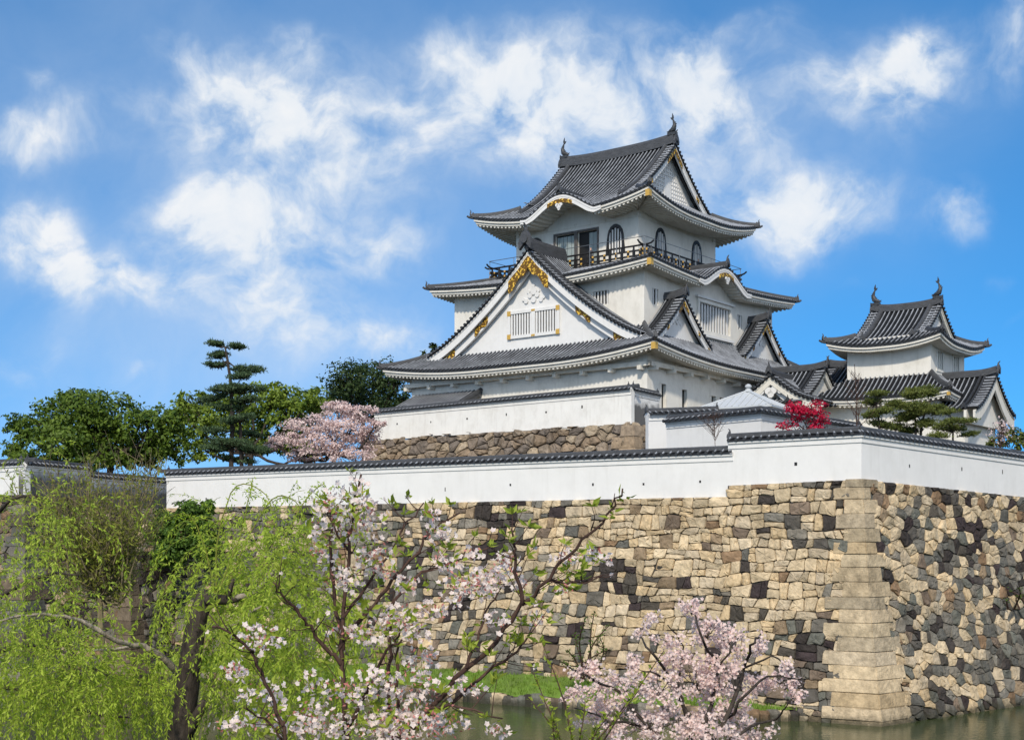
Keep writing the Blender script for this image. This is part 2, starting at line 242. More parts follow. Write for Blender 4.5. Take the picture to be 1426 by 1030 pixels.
# ------------------------------------------------------------------ mesh helpers
class MB:
    """collects polygons; build() links them as one mesh object"""
    def __init__(s): s.v = []; s.f = []; s.uv = []; s.tone = []; s.n = 0; s.useuv = False
    def add(s, verts, faces, uv=None, tone=None):
        verts = np.asarray(verts, float).reshape(-1, 3); o = s.n
        s.v.append(verts); s.n += len(verts)
        s.f.extend([tuple(i + o for i in f) for f in faces])
        s.uv.append(np.asarray(uv, float) if uv is not None else np.zeros((len(verts), 2)))
        if uv is not None: s.useuv = True
        s.tone.append(np.tile(np.asarray(tone if tone is not None else (1, 1, 1), float), (len(verts), 1)))
    def grid(s, P, uv=None):
        n, m = P.shape[:2]; o = s.n
        s.v.append(P.reshape(-1, 3)); s.n += n*m
        s.uv.append(uv.reshape(-1, 2) if uv is not None else np.zeros((n*m, 2)))
        if uv is not None: s.useuv = True
        s.tone.append(np.ones((n*m, 3)))
        i = np.arange(n-1)[:, None]*m + np.arange(m-1)[None] + o
        q = np.stack([i, i+1, i+m+1, i+m], -1).reshape(-1, 4)
        s.f.extend(map(tuple, q.tolist()))
    def box8(s, p): s.add(p, [(0,3,2,1),(4,5,6,7),(0,1,5,4),(1,2,6,5),(2,3,7,6),(3,0,4,7)])
    def box(s, org, A, B, a0, a1, b0, b1, z0, z1):
        P = lambda a, b, z: (org[0]+A[0]*a+B[0]*b, org[1]+A[1]*a+B[1]*b, z)
        s.box8([P(a0,b0,z0),P(a1,b0,z0),P(a1,b1,z0),P(a0,b1,z0),P(a0,b0,z1),P(a1,b0,z1),P(a1,b1,z1),P(a0,b1,z1)])
    def tube(s, pts, rad, seg=6, cap=True):
        pts = [Vector(p) for p in pts]; n = len(pts)
        if isinstance(rad, (int, float)): rad = [rad]*n
        V = []; ref = None
        for i, p in enumerate(pts):
            t = (pts[min(i+1, n-1)] - pts[max(i-1, 0)])
            if t.length < 1e-9: t = Vector((0, 0, 1))
            t.normalize()
            if ref is None: ref = t.orthogonal().normalized()
            ref = (ref - t*ref.dot(t));
            if ref.length < 1e-6: ref = t.orthogonal()
            ref.normalize(); b = t.cross(ref)
            for k in range(seg):
                a = 2*math.pi*k/seg; V.append(p + (ref*math.cos(a) + b*math.sin(a))*rad[i])
        F = [(i*seg+k, i*seg+(k+1) % seg, (i+1)*seg+(k+1) % seg, (i+1)*seg+k) for i in range(n-1) for k in range(seg)]
        if cap: F += [tuple(range(seg))[::-1], tuple(range((n-1)*seg, n*seg))]
        s.add([tuple(v) for v in V], F)
    def disc(s, c, nrm, r, th=.05, seg=10):
        c = Vector(c); nrm = Vector(nrm).normalized(); s.tube([c, c+nrm*th], r, seg)
    def sweep(s, pts, w, h, up=Vector((0, 0, 1)), prof=None):
        """ridge-like section swept along a polyline"""
        pts = [Vector(p) for p in pts]; n = len(pts)
        pr = prof or [(-.5,-.12),(-.5,.5),(-.38,.52),(-.38,.72),(-.24,.78),(-.2,.92),(-.08,1.),(.08,1.),(.2,.92),(.24,.78),(.38,.72),(.38,.52),(.5,.5),(.5,-.12)]
        V = []
        for i, p in enumerate(pts):
            t = (pts[min(i+1, n-1)] - pts[max(i-1, 0)]).normalized()
            sd = t.cross(up).normalized(); u2 = sd.cross(t).normalized()
            for (x, y) in pr: V.append(tuple(p + sd*(x*w) + u2*(y*h)))
        k = len(pr); F = [(i*k+j, i*k+(j+1) % k, (i+1)*k+(j+1) % k, (i+1)*k+j) for i in range(n-1) for j in range(k)]
        F += [tuple(range(k))[::-1], tuple(range((n-1)*k, n*k))]
        s.add(V, F)
    def slab(s, top, bot, d):
        """closed strip between two polylines, thickened along vector d"""
        top = np.asarray(top, float); bot = np.asarray(bot, float); d = np.asarray(d, float); n = len(top)
        V = np.concatenate([top, bot, top+d, bot+d]); F = []
        for i in range(n-1):
            F += [(i, i+1, n+i+1, n+i), (2*n+i+1, 2*n+i, 3*n+i, 3*n+i+1), (i+1, i, 2*n+i, 2*n+i+1), (n+i, n+i+1, 3*n+i+1, 3*n+i)]
        F += [(0, n, 3*n, 2*n), (n-1, 3*n-1, 4*n-1, 2*n-1)]
        s.add(V, F)
    def prism(s, poly, z0, z1):
        n = len(poly); V = [(x, y, z0) for x, y in poly] + [(x, y, z1) for x, y in poly]
        s.add(V, [tuple(range(n))[::-1], tuple(range(n, 2*n))] + [(i, (i+1) % n, n+(i+1) % n, n+i) for i in range(n)])
    def build(s, name, m, parent=None, smooth=False, label=None):
        me = bpy.data.meshes.new(name); V = np.concatenate(s.v)
        root = parent
        while root is not None and root.parent is not None: root = root.parent
        if root is not None: V = V - np.array(root.location)
        me.from_pydata(V.tolist(), [], s.f)
        ms = m if isinstance(m, (list, tuple)) else [m]
        for x in ms: me.materials.append(x)
        if s.useuv:
            ul = me.uv_layers.new(name='UVMap'); U = np.concatenate(s.uv); idx = np.zeros(len(me.loops), int); me.loops.foreach_get('vertex_index', idx)
            ul.data.foreach_set('uv', U[idx].ravel())
        T = np.concatenate(s.tone)
        if T.min() < .999 or T.max() > 1.001:
            ca = me.attributes.new('tone', 'FLOAT_COLOR', 'POINT'); ca.data.foreach_set('color', np.concatenate([T, np.ones((len(T), 1))], 1).astype(np.float32).ravel())
        if smooth: me.polygons.foreach_set('use_smooth', [True]*len(me.polygons))
        me.update(); o = bpy.data.objects.new(name, me); col.objects.link(o)
        if parent is not None: o.parent = parent
        if label: o['label'] = label
        return o
def tag(o, label=None, cat=None, group=None, kind=None):
    for k, v in (('label', label), ('category', cat), ('group', group), ('kind', kind)):
        if v: o[k] = v
    return o
def thing(name, label, cat, loc=(0, 0, 0), group=None):
    o = bpy.data.objects.new(name, None); col.objects.link(o); o.location = loc; o.empty_display_size = .5
    o['kind'] = 'thing'; return tag(o, label, cat, group)
def at(x, y, Y): return Vector(((x-CX)/FPX*Y, Y, EYE + (HZ-y)/FPX*Y))
def v2(p): return np.array([p[0], p[1]], float)

class Frame:
    def __init__(s, x, y, th): s.o = np.array([x, y]); s.u = np.array([-math.cos(th), math.sin(th)]); s.v = np.array([math.sin(th), math.cos(th)])
    def xy(s, a, b): return s.o + s.u*a + s.v*b
    def P(s, a, b, z): p = s.xy(a, b); return (p[0], p[1], z)

# ------------------------------------------------------------------ roofs
SP = .40                                                    # spacing of the round tile rows
RO = np.array([0., .07, .2, .33, .4, .7]); RH = np.array([0., .10, .155, .10, 0., -.02])
def ribh(x):
    ph = np.mod(x, 1.0); return np.interp(ph, np.append(RO, 1.0), np.append(RH, 0.))
def P3(org, A, B, a, d, z):
    return np.stack([org[0]+A[0]*a+B[0]*d, org[1]+A[1]*a+B[1]*d, z], -1)
def cols_for(a0, a1):
    k0, k1 = math.floor(a0/SP)-1, math.ceil(a1/SP)+1
    a = (np.arange(k0, k1)[:, None] + RO[None]).ravel()*SP
    a = a[(a > a0+1e-4) & (a < a1-1e-4)]
    return np.concatenate([[a0], a, [a1]])
def roof_side(mb, org, A, B, segs, dmax, zf, nrow=14, kmask=None):
    """tiled slope: columns run from the eave (d = 0) up to dmax(a)"""
    for (a0, a1) in segs:
        a = cols_for(a0, a1); q = np.linspace(0, 1, nrow)
        dm = dmax(a); d = dm[:, None]*q[None]; aa = np.repeat(a[:, None], nrow, 1)
        z = zf(aa, d); rb = ribh(aa/SP); uu = aa/SP; vv = d.copy()
        if kmask is not None:
            k = kmask(aa, d); rb = np.where(k, ribh(d/SP), rb); uu = np.where(k, d/SP, uu); vv = np.where(k, aa, vv)
        mb.grid(P3(org, A, B, aa, d, z + rb), np.stack([uu, vv], -1))
def eave_edge(parts, org, A, B, L, zf, e, raf=True, white=True):
    """tile ends, plastered fascia and rafters under one eave"""
    caps, fas, sof = parts
    a = cols_for(0, L); ze = zf(a, 0*a); zr = ze + ribh(a/SP)
    caps.grid(np.stack([P3(org, A, B, a, 0*a-.0, zr), P3(org, A, B, a, 0*a-.0, ze-.13), P3(org, A, B, a, 0*a+.12, ze-.15)], 1))
    k = np.arange(math.ceil(0/SP), int(L/SP)); ac = (k+.2)*SP
    for x in ac:
        if x > L-.05: continue
        z = float(zf(np.array([x]), np.array([0.]))[0]); c = (org[0]+A[0]*x, org[1]+A[1]*x, z+.03)
        caps.disc(c, (-B[0], -B[1], 0), .1, .07, 8)
    s = np.arange(0, L+.01, L/max(8, int(L/.16)))
    def line(d, dz, ss=None):
        t = s if ss is None else ss; am = np.clip(d + (L-2*d)*t/L, d, L-d)
        return P3(org, A, B, am, 0*am+d, zf(am, 0*am)+dz)
    prof = [(.04, -.12), (.04, -.30), (.10, -.30), (.10, -.335), (.17, -.335), (.17, -.50), (.34, -.50)]
    fas.grid(np.stack([line(d, z) for d, z in prof], 1))
    if raf:
        rs = .40; am = np.arange(0, L, rs/8); ph = np.mod(am/rs, 1.); b = np.where(ph < .62, np.sqrt(np.clip(1-((ph-.31)/.31)**2, 0, 1)), 0)
        G = []
        for d, dz in ((.24, -.52), (.24, -.52), (e*.55, -.47), (e+.1, -.36)):
            aa = np.clip(am, d, L-d); first = len(G) == 0
            G.append(P3(org, A, B, aa, 0*aa+d, zf(aa, 0*aa)+dz + (0 if first else 0) - (0*b if first else b*.15) + (.1 if first else 0)))
        sof.grid(np.stack(G, 1))
    else:
        sof.grid(np.stack([line(d, dz) for d, dz in ((.3, -.5), (e*.5, -.5), (e+.1, -.42))], 1))
def oni(mb, p, dr, s=1.):
    """ridge-end plate: rounded shield with a boss and a short horn"""
    p = Vector(p); dr = Vector((dr[0], dr[1], 0)).normalized(); sd = dr.cross(Vector((0, 0, 1)))
    out = [(-.30,-.1),(-.34,.15),(-.25,.42),(-.14,.62),(0,.7),(.14,.62),(.25,.42),(.34,.15),(.30,-.1)]
    mb.slab([tuple(p+sd*(x*s)+Vector((0,0,z*s))) for x, z in out], [tuple(p+sd*(x*.2*s)+Vector((0,0,.15*s))) for x, z in out], tuple(dr*.16*s))
    mb.disc(p+dr*.14*s+Vector((0,0,.32*s)), dr, .17*s, .08*s, 10)
    mb.tube([p+Vector((0,0,.55*s)), p+dr*.06*s+Vector((0,0,.85*s)), p+dr*.2*s+Vector((0,0,1.0*s))], [.09*s,.07*s,.03*s], 6)
def hip_line(F, pts, mb, w=.34, h=.36, horn=True):
    p = [Vector(x) for x in pts]; d = (p[0]-p[1]); d.z = 0; d.normalize()
    tip = p[0] + d*.22 + Vector((0, 0, .16)); mb.sweep([tip]+p, w, h)
    oni(mb, p[0]+d*.18+Vector((0, 0, .10)), d, .55)
    if horn: mb.tube([p[0]+Vector((0,0,-.05)), p[0]+d*.35+Vector((0,0,0)), p[0]+d*.55+Vector((0,0,.10))], [.13,.11,.08], 8)
def kara_parts(p, org, A, B, cc, hw, hh, ze, zf, zk):
    rd = MB(); rd.sweep(p, .42, .5); oni(rd, (p[0][0], p[0][1], zk+.15), (-B[0], -B[1]), .9); bd = MB()
    x = np.linspace(cc-hw*1.05, cc+hw*1.05, 60); z = zf(x, 0*x); k = np.clip((hw*1.05-np.abs(x-cc))/(hw*.35), 0, 1)
    bd.slab(P3(org, A, B, x, 0*x+.0, z-.13), P3(org, A, B, x, 0*x+.0, z-.42-.20*k), np.append(B*.14, 0)); bd.slab(P3(org, A, B, x, 0*x-.03, z-.11), P3(org, A, B, x, 0*x-.03, z-.28), np.append(B*.05, 0)); return rd, bd
def skirt(F, rect, run_a, run_b, ze, rise, cv, RS, K, e, root, kara=None, sides='frbl', nrow=12, raf=True, hips='fr fl br bl'):
    """hipped skirt roof round a storey. rect=(a0,a1,b0,b1) eave rectangle; kara={'f':(centre,half,height)}"""
    a0, a1, b0, b1 = rect; u, v = F.u, F.v; kara = kara or {}
    tiles = MB(); caps = MB(); fas = MB(); sof = MB(); rd = []
    D = {'f': (F.xy(a0,b0), u, v, a1-a0, run_b, run_a), 'b': (F.xy(a0,b1), u, -v, a1-a0, run_b, run_a),
         'r': (F.xy(a0,b0), v, u, b1-b0, run_a, run_b), 'l': (F.xy(a1,b0), v, -u, b1-b0, run_a, run_b)}
    zfs = {}
    for s in 'frbl':
        org, A, B, L, run, rp = D[s]
        def zf(a, d, L=L, run=run, rp=rp, s=s):
            q = d/run; c = np.minimum(a, L-a)/rp
            z = ze + rise*((1-cv)*q + cv*q*q) + RS*np.clip(1-c/K, 0, 1)**2*np.clip(1-q, 0, 1)
            if s in kara:
                cc, hw, hh = kara[s]; x = np.clip(np.abs(a-cc)/hw, 0, 1.25)
                z = np.maximum(z, ze + hh*(.5+.5*np.cos(np.pi*np.clip(x, 0, 1)))**.85 - .22*np.clip(x-.8, 0, .5)*(d > -1))
            return z
        zfs[s] = zf
        if s not in sides: continue
        km = None; nr = nrow
        if s in kara:
            cc, hw, hh = kara[s]; nr = 72
            def km(a, d, cc=cc, hw=hw, hh=hh, run=run):
                x = np.abs(a-cc)/hw; q = d/run
                return (x < .97) & (ze + hh*(.5+.5*np.cos(np.pi*np.clip(x, 0, 1)))**.85 > ze + rise*((1-cv)*q+cv*q*q) + .03)
        roof_side(tiles, org, A, B, [(0, L)], lambda a, L=L, run=run, rp=rp: np.clip(np.minimum(a, L-a)/rp, 0, 1)*run, zf, nr, km)
        eave_edge((caps, fas, sof), org, A, B, L, zf, e, raf)
        if s in kara:                                        # ridge of the curved gable
            cc, hw, hh = kara[s]; dd = np.linspace(.05, run, 40); zk = ze+hh; zm = ze + rise*((1-cv)*dd/run+cv*(dd/run)**2); de = dd[np.argmax(zm > zk+.25)] if (zm > zk+.25).any() else run
            p = [tuple(P3(org, A, B, cc, x, zk+.08)) for x in np.linspace(-.05, de, 6)]
            rd.append(kara_parts(p, org, A, B, cc, hw, hh, ze, zf, zk))
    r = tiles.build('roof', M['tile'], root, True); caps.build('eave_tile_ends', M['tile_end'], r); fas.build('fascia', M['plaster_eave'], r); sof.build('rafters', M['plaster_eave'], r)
    for cn in hips.split():
        s, e2 = cn; org, A, B, L, run, rp = D[s]
        qs = np.linspace(0, 1, 14); aa = qs*rp if e2 == 'r' else L-qs*rp
        z = zfs[s](aa, qs*run); h = MB(); hip_line(F, [tuple(x) for x in P3(org, A, B, aa, qs*run, z+.02)], h); h.build('hip_ridge', M['ridge'], r)
    for x, y in rd: x.build('curved_gable_ridge', M['ridge'], r); y.build('curved_bargeboard', M['plaster_clean'], r)
    return r, zfs, D
def hprof(q, k): return (1-q)*(1-k*q)
def gable(C, A, B, Wd, zf, E, root, name='gable', board=.5, inner=True, gold='big', wall_e=.9, spread=1., verge=.8, wallz=None, roof=True, ridge=True, wallmat='plaster_clean', oni_s=1.2, ridge_h=.62, sides=(1, -1), cut=None):
    """gabled roof seen end-on. C: centre of verge plane (xy); A across, B inward; zf(q) height of tile surface, q = 0 apex .. 1 foot"""
    C = np.asarray(C); A = np.asarray(A); B = np.asarray(B); q = np.linspace(0, 1, 40); zq = zf(q)
    tl = MB(); vg = MB(); bd = MB(); bi = MB(); wl_ = MB()
    slope = np.concatenate([[0], np.cumsum(np.hypot(np.diff(q)*Wd, np.diff(zq)))])
    for s in sides:
        sA = A*s
        def pt(qq, e, dz): return P3(C, sA, B, np.asarray(qq)*Wd, e, np.interp(qq, q, zq)+dz)
        if roof:
            e = cols_for(verge, E); ee = np.repeat(e[:, None], len(q), 1); qq = np.repeat(q[None], len(e), 0)
            z = np.interp(qq, q, zq)+ribh(ee/SP)
            tl.grid(P3(C, sA, B, qq*Wd, ee, z), np.stack([ee/SP, np.repeat(slope[None], len(e), 0)], -1))
        # verge courses: short rows lying across the edge
        sl = cols_for(0, slope[-1]); qv = np.interp(sl, slope, q); es = np.array([0, 0, verge*.5, verge])
        G = np.stack([P3(C, sA, B, qv*Wd, x, np.interp(qv, q, zq)+ribh(sl/SP)+.05 - (.2 if i == 0 else 0)) for i, x in enumerate(es)], 1)
        tl.grid(G, np.stack([np.repeat((sl/SP)[:, None], 4, 1), np.repeat(es[None], len(sl), 0)], -1))
        for k in range(int(slope[-1]/SP)):
            x = (k+.2)*SP; qk = np.interp(x, slope, q); vg.disc(tuple(P3(C, sA, B, qk*Wd, .0, np.interp(qk, q, zq)+.08)), (-B[0], -B[1], 0), .11, .07, 8)
        if roof or ridge:
            for off in (verge+.08, verge+.42): vg.sweep([tuple(x) for x in pt(q, off, .06)], .2, .2)
            pe = Vector(tuple(pt([1.], verge+.2, .05)[0])); oni(vg, pe, tuple(sA), .6)
        qb = np.linspace(0, 1, 30)
        def drop(qq, dd): return pt(qq, 0, 0)*0 + np.array([0, 0, 1.])*(-dd)[:, None]
        sl_ = np.gradient(np.interp(qb, q, zq), qb*Wd); k = np.sqrt(1+sl_**2)
        bsc = 1+.25*qb
        bd.slab(pt(qb, .14, -.10), pt(qb, .14, 0)+np.array([0,0,1.])*(-.10-board*k*bsc)[:, None], np.append(B*.16, 0))
        bd.slab(pt(qb, .09, -.08), pt(qb, .09, 0)+np.array([0,0,1.])*(-.08-.13*k)[:, None], np.append(B*.05, 0))
        lower = -.10-board*k*bsc
        if inner:
            l2 = lower-board*.85*k*bsc
            bi.slab(pt(qb, .5, 0)+np.array([0,0,1.])*(lower+.1)[:, None], pt(qb, .5, 0)+np.array([0,0,1.])*l2[:, None], np.append(B*.2, 0))
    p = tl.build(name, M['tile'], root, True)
    vg.build('verge_tiles', M['tile_end'], p); bd.build('bargeboard', M['plaster_eave'] if gold == 'none' else M['plaster_clean'], p)
    if bi.n: bi.build('inner_bargeboard', M['plaster_clean'], p)
    # gable wall: fan from apex down
    zb = wallz if wallz is not None else zq[-1]-.1
    qs = np.linspace(-1, 1, 61); top = P3(C, A, B, qs*Wd, wall_e, np.maximum(np.interp(np.abs(qs), q, zq)-.05, zb+.01)); bot = top.copy(); bot[:, 2] = zb
    wl_.slab(top, bot, np.append(B*.2, 0)); wl_.build('gable_wall', M[wallmat], p)
    if ridge:
        r = MB(); zt = zq[0]; pr = [tuple(P3(C, A, B, 0., x, zt+.02+.22*max(0, 1-x/1.6)**2)) for x in np.linspace(-.05, E, 12)]
        r.sweep(pr, .5, ridge_h); oni(r, (pr[0][0], pr[0][1], zt+.18), (-B[0], -B[1]), oni_s); r.build('gable_ridge', M['ridge'], p)
    # gilt fittings follow the boards
    def fit(s, q0, q1, f0, f1, e, jag=0):
        g = MB(); qq = np.linspace(q0, q1, 12); zz = np.interp(qq, q, zq); kk = np.sqrt(1+np.gradient(zq, q*Wd)[0]**2)
        sl2 = np.interp(qq, q, np.sqrt(1+np.gradient(zq, q*Wd)**2)); bs = board*sl2*(1+.25*qq)
        jj = 1+jag*np.sin(np.linspace(0, math.pi*3, 12))*.25
        t = P3(C, A*s, B, qq*Wd, e, zz-.10-bs*f0*(2-jj)); b = P3(C, A*s, B, qq*Wd, e, zz-.10-bs*f1*jj)
        g.slab(t, b, np.append(B*.04, 0)); g.build('gilt_fitting', M['gold'], p)
    if gold == 'big':
        for s in sides: fit(s, .0, .185, .45, 1.7, .08, .5); fit(s, .41, .54, 1.03, 1.72, .44, .35); fit(s, .74, .87, 1.02, 1.72, .44, .35)
    elif gold == 'small':
        for s in sides: fit(s, .0, .17, .25, 1.0, .08); fit(s, .52, .58, .3, .9, .08); fit(s, .88, .97, .2, 1., .08)
    return p
# ------------------------------------------------------------------ ground, water, bank
def sheet(name, xs, ys, zf, m, kind='structure'):
    X, Y = np.meshgrid(xs, ys, indexing='ij'); Z = zf(X, Y)
    mb = MB(); mb.grid(np.stack([X, Y, Z], -1)); o = mb.build(name, m, None, True); o['kind'] = kind; return o
M['soil'] = mat('bank_soil', (.10,.085,.05), .95, .5, 1.2, .5, 6.)
M['grass'] = mat('grass_green', (.15,.26,.03), .9, .45, .9, .5, 20., dark=(.09,.12,.03))
ground_z = lambda X, Y: np.where(Y < 9, 6.3, np.where(Y < 24, 6.3-7.9*(Y-9)/15, -1.6)) + np.where(np.hypot(X, Y-60) > 330, 6.0, 0) + .12*np.sin(X*.9+Y*.7)
sheet('ground', np.concatenate([[-3000,-1500,-700,-400], np.arange(-330, 331, 10.), [400,700,1500,3000]]), np.concatenate([[-900,-300,-60,-20], np.arange(-10, 40, 1.5), np.arange(40, 400, 20.), [500,800,1500,3000]]), ground_z, M['soil'])
def water_mat():
    m = bpy.data.materials.new('moat_water'); m.use_nodes = True; nt = m.node_tree; N = nt.nodes; L = nt.links; p = N['Principled BSDF']
    p.inputs['Base Color'].default_value = (.045,.060,.022,1); p.inputs['Roughness'].default_value = .10; p.inputs['IOR'].default_value = 1.33
    tcn = N.new('ShaderNodeTexCoord'); mp = N.new('ShaderNodeMapping'); L.new(tcn.outputs['Object'], mp.inputs[0]); mp.inputs['Scale'].default_value = (1, 1.7, 1)
    nz = N.new('ShaderNodeTexNoise'); nz.inputs['Scale'].default_value = 2.2; nz.inputs['Detail'].default_value = 4; L.new(mp.outputs[0], nz.inputs['Vector'])
    b = N.new('ShaderNodeBump'); b.inputs['Strength'].default_value = .35; b.inputs['Distance'].default_value = .05; L.new(nz.outputs[0], b.inputs['Height']); L.new(b.outputs[0], p.inputs['Normal'])
    return m
sheet('moat_water', np.linspace(-320, 320, 5), np.linspace(14, 320, 5), lambda X, Y: 0*X, water_mat())

# ------------------------------------------------------------------ dry-stone walls
def clip_poly(poly, nx, ny, c):
    out_ = []; n = len(poly)
    for i in range(n):
        p, q = poly[i], poly[(i+1) % n]; dp = p[0]*nx+p[1]*ny-c; dq = q[0]*nx+q[1]*ny-c
        if dp <= 0: out_.append(p)
        if (dp < 0 < dq) or (dq < 0 < dp):
            t = dp/(dp-dq); out_.append((p[0]+(q[0]-p[0])*t, p[1]+(q[1]-p[1])*t))
    return out_
def cells(t0, t1, h0, h1, wd, ht, jit, seed, drop=.0):
    """irregular coursed masonry: cells of a jittered brick grid, stretched sideways"""
    r = random.Random(seed); st = wd/ht; pts = []
    nr = max(1, int(round((h1-h0)/ht))); hh = (h1-h0)/nr
    for j in range(-1, nr+1):
        x = t0 - wd*r.random()*1.5
        while x < t1+wd:
            w = wd*r.choice((.55, .7, .9, 1., 1.2, 1.5))
            if r.random() > drop: pts.append((x+w/2+r.uniform(-1, 1)*jit*wd*.3, h0+(j+.5)*hh+r.uniform(-1, 1)*jit*hh))
            if r.random() < .22: pts.append((x+w*r.uniform(.1, .9), h0+(j+r.random())*hh))
            x += w
    q = [(x/st, h) for x, h in pts]; gs = ht*1.2; G = {}
    for i, p in enumerate(q): G.setdefault((int(p[0]//gs), int(p[1]//gs)), []).append(i)
    res = []
    for i, p in enumerate(q):
        if not (t0-wd < pts[i][0] < t1+wd and h0-ht < p[1] < h1+ht): continue
        poly = [(p[0]-2*ht, p[1]-2*ht), (p[0]+2*ht, p[1]-2*ht), (p[0]+2*ht, p[1]+2*ht), (p[0]-2*ht, p[1]+2*ht)]
        gxi, gyi = int(p[0]//gs), int(p[1]//gs); nb = []
        for a in range(-2, 3):
            for b in range(-2, 3): nb += G.get((gxi+a, gyi+b), [])
        nb.sort(key=lambda k: (q[k][0]-p[0])**2+(q[k][1]-p[1])**2)
        for k in nb[1:26]:
            o = q[k]; nx, ny = o[0]-p[0], o[1]-p[1]
            poly = clip_poly(poly, nx, ny, (o[0]**2+o[1]**2-p[0]**2-p[1]**2)/2)
            if len(poly) < 3: break
        if len(poly) >= 3: res.append([(x*st, y) for x, y in poly])
    return res
def courses(t0, t1, h0, h1, wd, ht, seed):
    """roughly squared masonry laid in wandering courses"""
    r = random.Random(seed); n = int(round((h1+.6-h0)/ht)); hh = (h1+.6-h0)/n; res = []
    def line(j, t): return h0+j*hh+hh*(.75*noise.noise(Vector((t*.16+j*1.7, j*.37, 2.)))+.34*noise.noise(Vector((t*.8, j*3.1, 7.)))) if 0 < j else h0
    for j in range(n):
        x = t0-r.random()*wd; sl0 = 0.
        while x < t1:
            w = wd*r.choice((.5, .7, .85, 1., 1.15, 1.45, .6, .95)); sl1 = r.gauss(0, .10)*hh; x1 = x+w
            def P(xx, jj, f): return (xx, line(jj, xx)+r.gauss(0, .035)*hh)
            a, b, c, d = P(x-sl0, j, 0), P(x1-sl1, j, 0), P(x1+sl1, j+1, 0), P(x+sl0, j+1, 0)
            mb_, mt = P((x+x1)/2, j, 0), P((x+x1)/2, j+1, 0)
            if c[1]-b[1] > .12 and d[1]-a[1] > .12:
                hgt = (c[1]+d[1]-a[1]-b[1])/2
                if hgt > hh*1.12 and r.random() < .5 or r.random() < .07:
                    f = r.uniform(.38, .62); e, g = (a[0]+(d[0]-a[0])*f, a[1]+(d[1]-a[1])*f), (b[0]+(c[0]-b[0])*(1-f*.9), b[1]+(c[1]-b[1])*f)
                    res += [[a, mb_, b, g, e], [e, g, c, mt, d]]
                elif r.random() < .16 and w > wd*.9:
                    k = r.uniform(.35, .65); m0 = (a[0]+(b[0]-a[0])*k, mb_[1]); m1 = (d[0]+(c[0]-d[0])*(k+r.uniform(-.15, .15)), mt[1]); res += [[a, m0, m1, d], [m0, b, c, m1]]
                else: res.append([a, mb_, b, c, mt, d])
            x = x1; sl0 = sl1
    return res
def stone_face(mb, O, T, Nn, t0, t1, h0, htop, off, wd, ht, tone, seed, jit=.34, bulge=.09, gap=.014, rough=1., quad=False):
    r = random.Random(seed+99); hm = htop if callable(htop) else (lambda t: htop)
    H1 = max(hm(t0), hm(t1), hm((t0+t1)/2))
    for poly in (courses(t0, t1, h0, H1, wd, ht, seed) if quad else cells(t0, t1, h0, H1, wd, ht, jit, seed)):
        cx_ = sum(p[0] for p in poly)/len(poly)
        for nx, ny, c in ((-1, 0, -t0), (1, 0, t1), (0, 1, hm(cx_)-.01), (0, -1, -h0)):
            poly = clip_poly(poly, nx, ny, c)
            if len(poly) < 3: break
        if len(poly) < 3: continue
        cx_ = sum(p[0] for p in poly)/len(poly); cy_ = sum(p[1] for p in poly)/len(poly)
        ext = max(math.hypot(p[0]-cx_, p[1]-cy_) for p in poly)
        if ext < .07: continue
        n = len(poly); ring = []
        for i in range(n):                                  # knock the corners off
            p0, p, p1 = poly[i-1], poly[i], poly[(i+1) % n]; k = r.uniform(.06, .2)
            ring.append((p[0]+(p0[0]-p[0])*k, p[1]+(p0[1]-p[1])*k)); ring.append((p[0]+(p1[0]-p[0])*k, p[1]+(p1[1]-p[1])*k))
        V = []; m = len(ring); tx, ty = r.gauss(0, .07), r.gauss(0, .06); bl = bulge*r.uniform(.4, 1.35)
        for (sc_, dp, nz) in ((1., -.16, 0), (1., -.01, .010), (.93, .66, .018), (.58, .92, .022)):
            for (x, y) in ring:
                dx, dy = x-cx_, y-cy_; l = math.hypot(dx, dy)+1e-6; f = max(.3, (l-gap)/l)*sc_
                X, Y = cx_+dx*f, cy_+dy*f
                dd = (dp if dp < 0 else dp*bl + (tx*dx+ty*dy)*(1 if dp > 0 else 0)) + r.gauss(0, nz)*rough
                o = off(min(max(Y, 0), 30))+dd
                V.append((O[0]+T[0]*X+Nn[0]*o, O[1]+T[1]*X+Nn[1]*o, Y))
        o = off(cy_)+bl; V.append((O[0]+T[0]*cx_+Nn[0]*o, O[1]+T[1]*cx_+Nn[1]*o, cy_))
        F = [(k*m+i, k*m+(i+1) % m, (k+1)*m+(i+1) % m, (k+1)*m+i) for k in range(3) for i in range(m)] + [(3*m+i, 3*m+(i+1) % m, 4*m) for i in range(m)]
        mb.add(V, F, tone=tone(cx_, cy_, r))
def backing(mb, O, T, Nn, t0, t1, h0, htop, off, n=12):
    hm = htop if callable(htop) else (lambda t: htop); ts = np.linspace(t0, t1, 24); G = []
    for t in ts:
        hs = np.linspace(h0, hm(t)-.02, n); o = np.array([off(h) for h in hs])-.06
        G.append(np.stack([O[0]+T[0]*t+Nn[0]*o, O[1]+T[1]*t+Nn[1]*o, hs], -1))
    mb.grid(np.array(G))
TAN = [(.57,.45,.29),(.61,.485,.32),(.51,.41,.27),(.58,.44,.265),(.54,.44,.305)]
DARK = [(.045,.037,.033),(.060,.050,.044),(.085,.074,.060),(.050,.037,.037),(.10,.09,.077)]
GREY = [(.165,.15,.125),(.20,.185,.155),(.13,.125,.108),(.235,.21,.17),(.15,.15,.125)]
BRN = [(.26,.17,.10),(.20,.15,.11),(.30,.22,.14)]
def pick(r, w):
    k = r.random()*sum(w); 
    for lst, x in zip((TAN, DARK, GREY, BRN), w):
        if k < x: break
        k -= x
    c = r.choice(lst); j = r.uniform(.82, 1.15); return tuple(x*j for x in c)
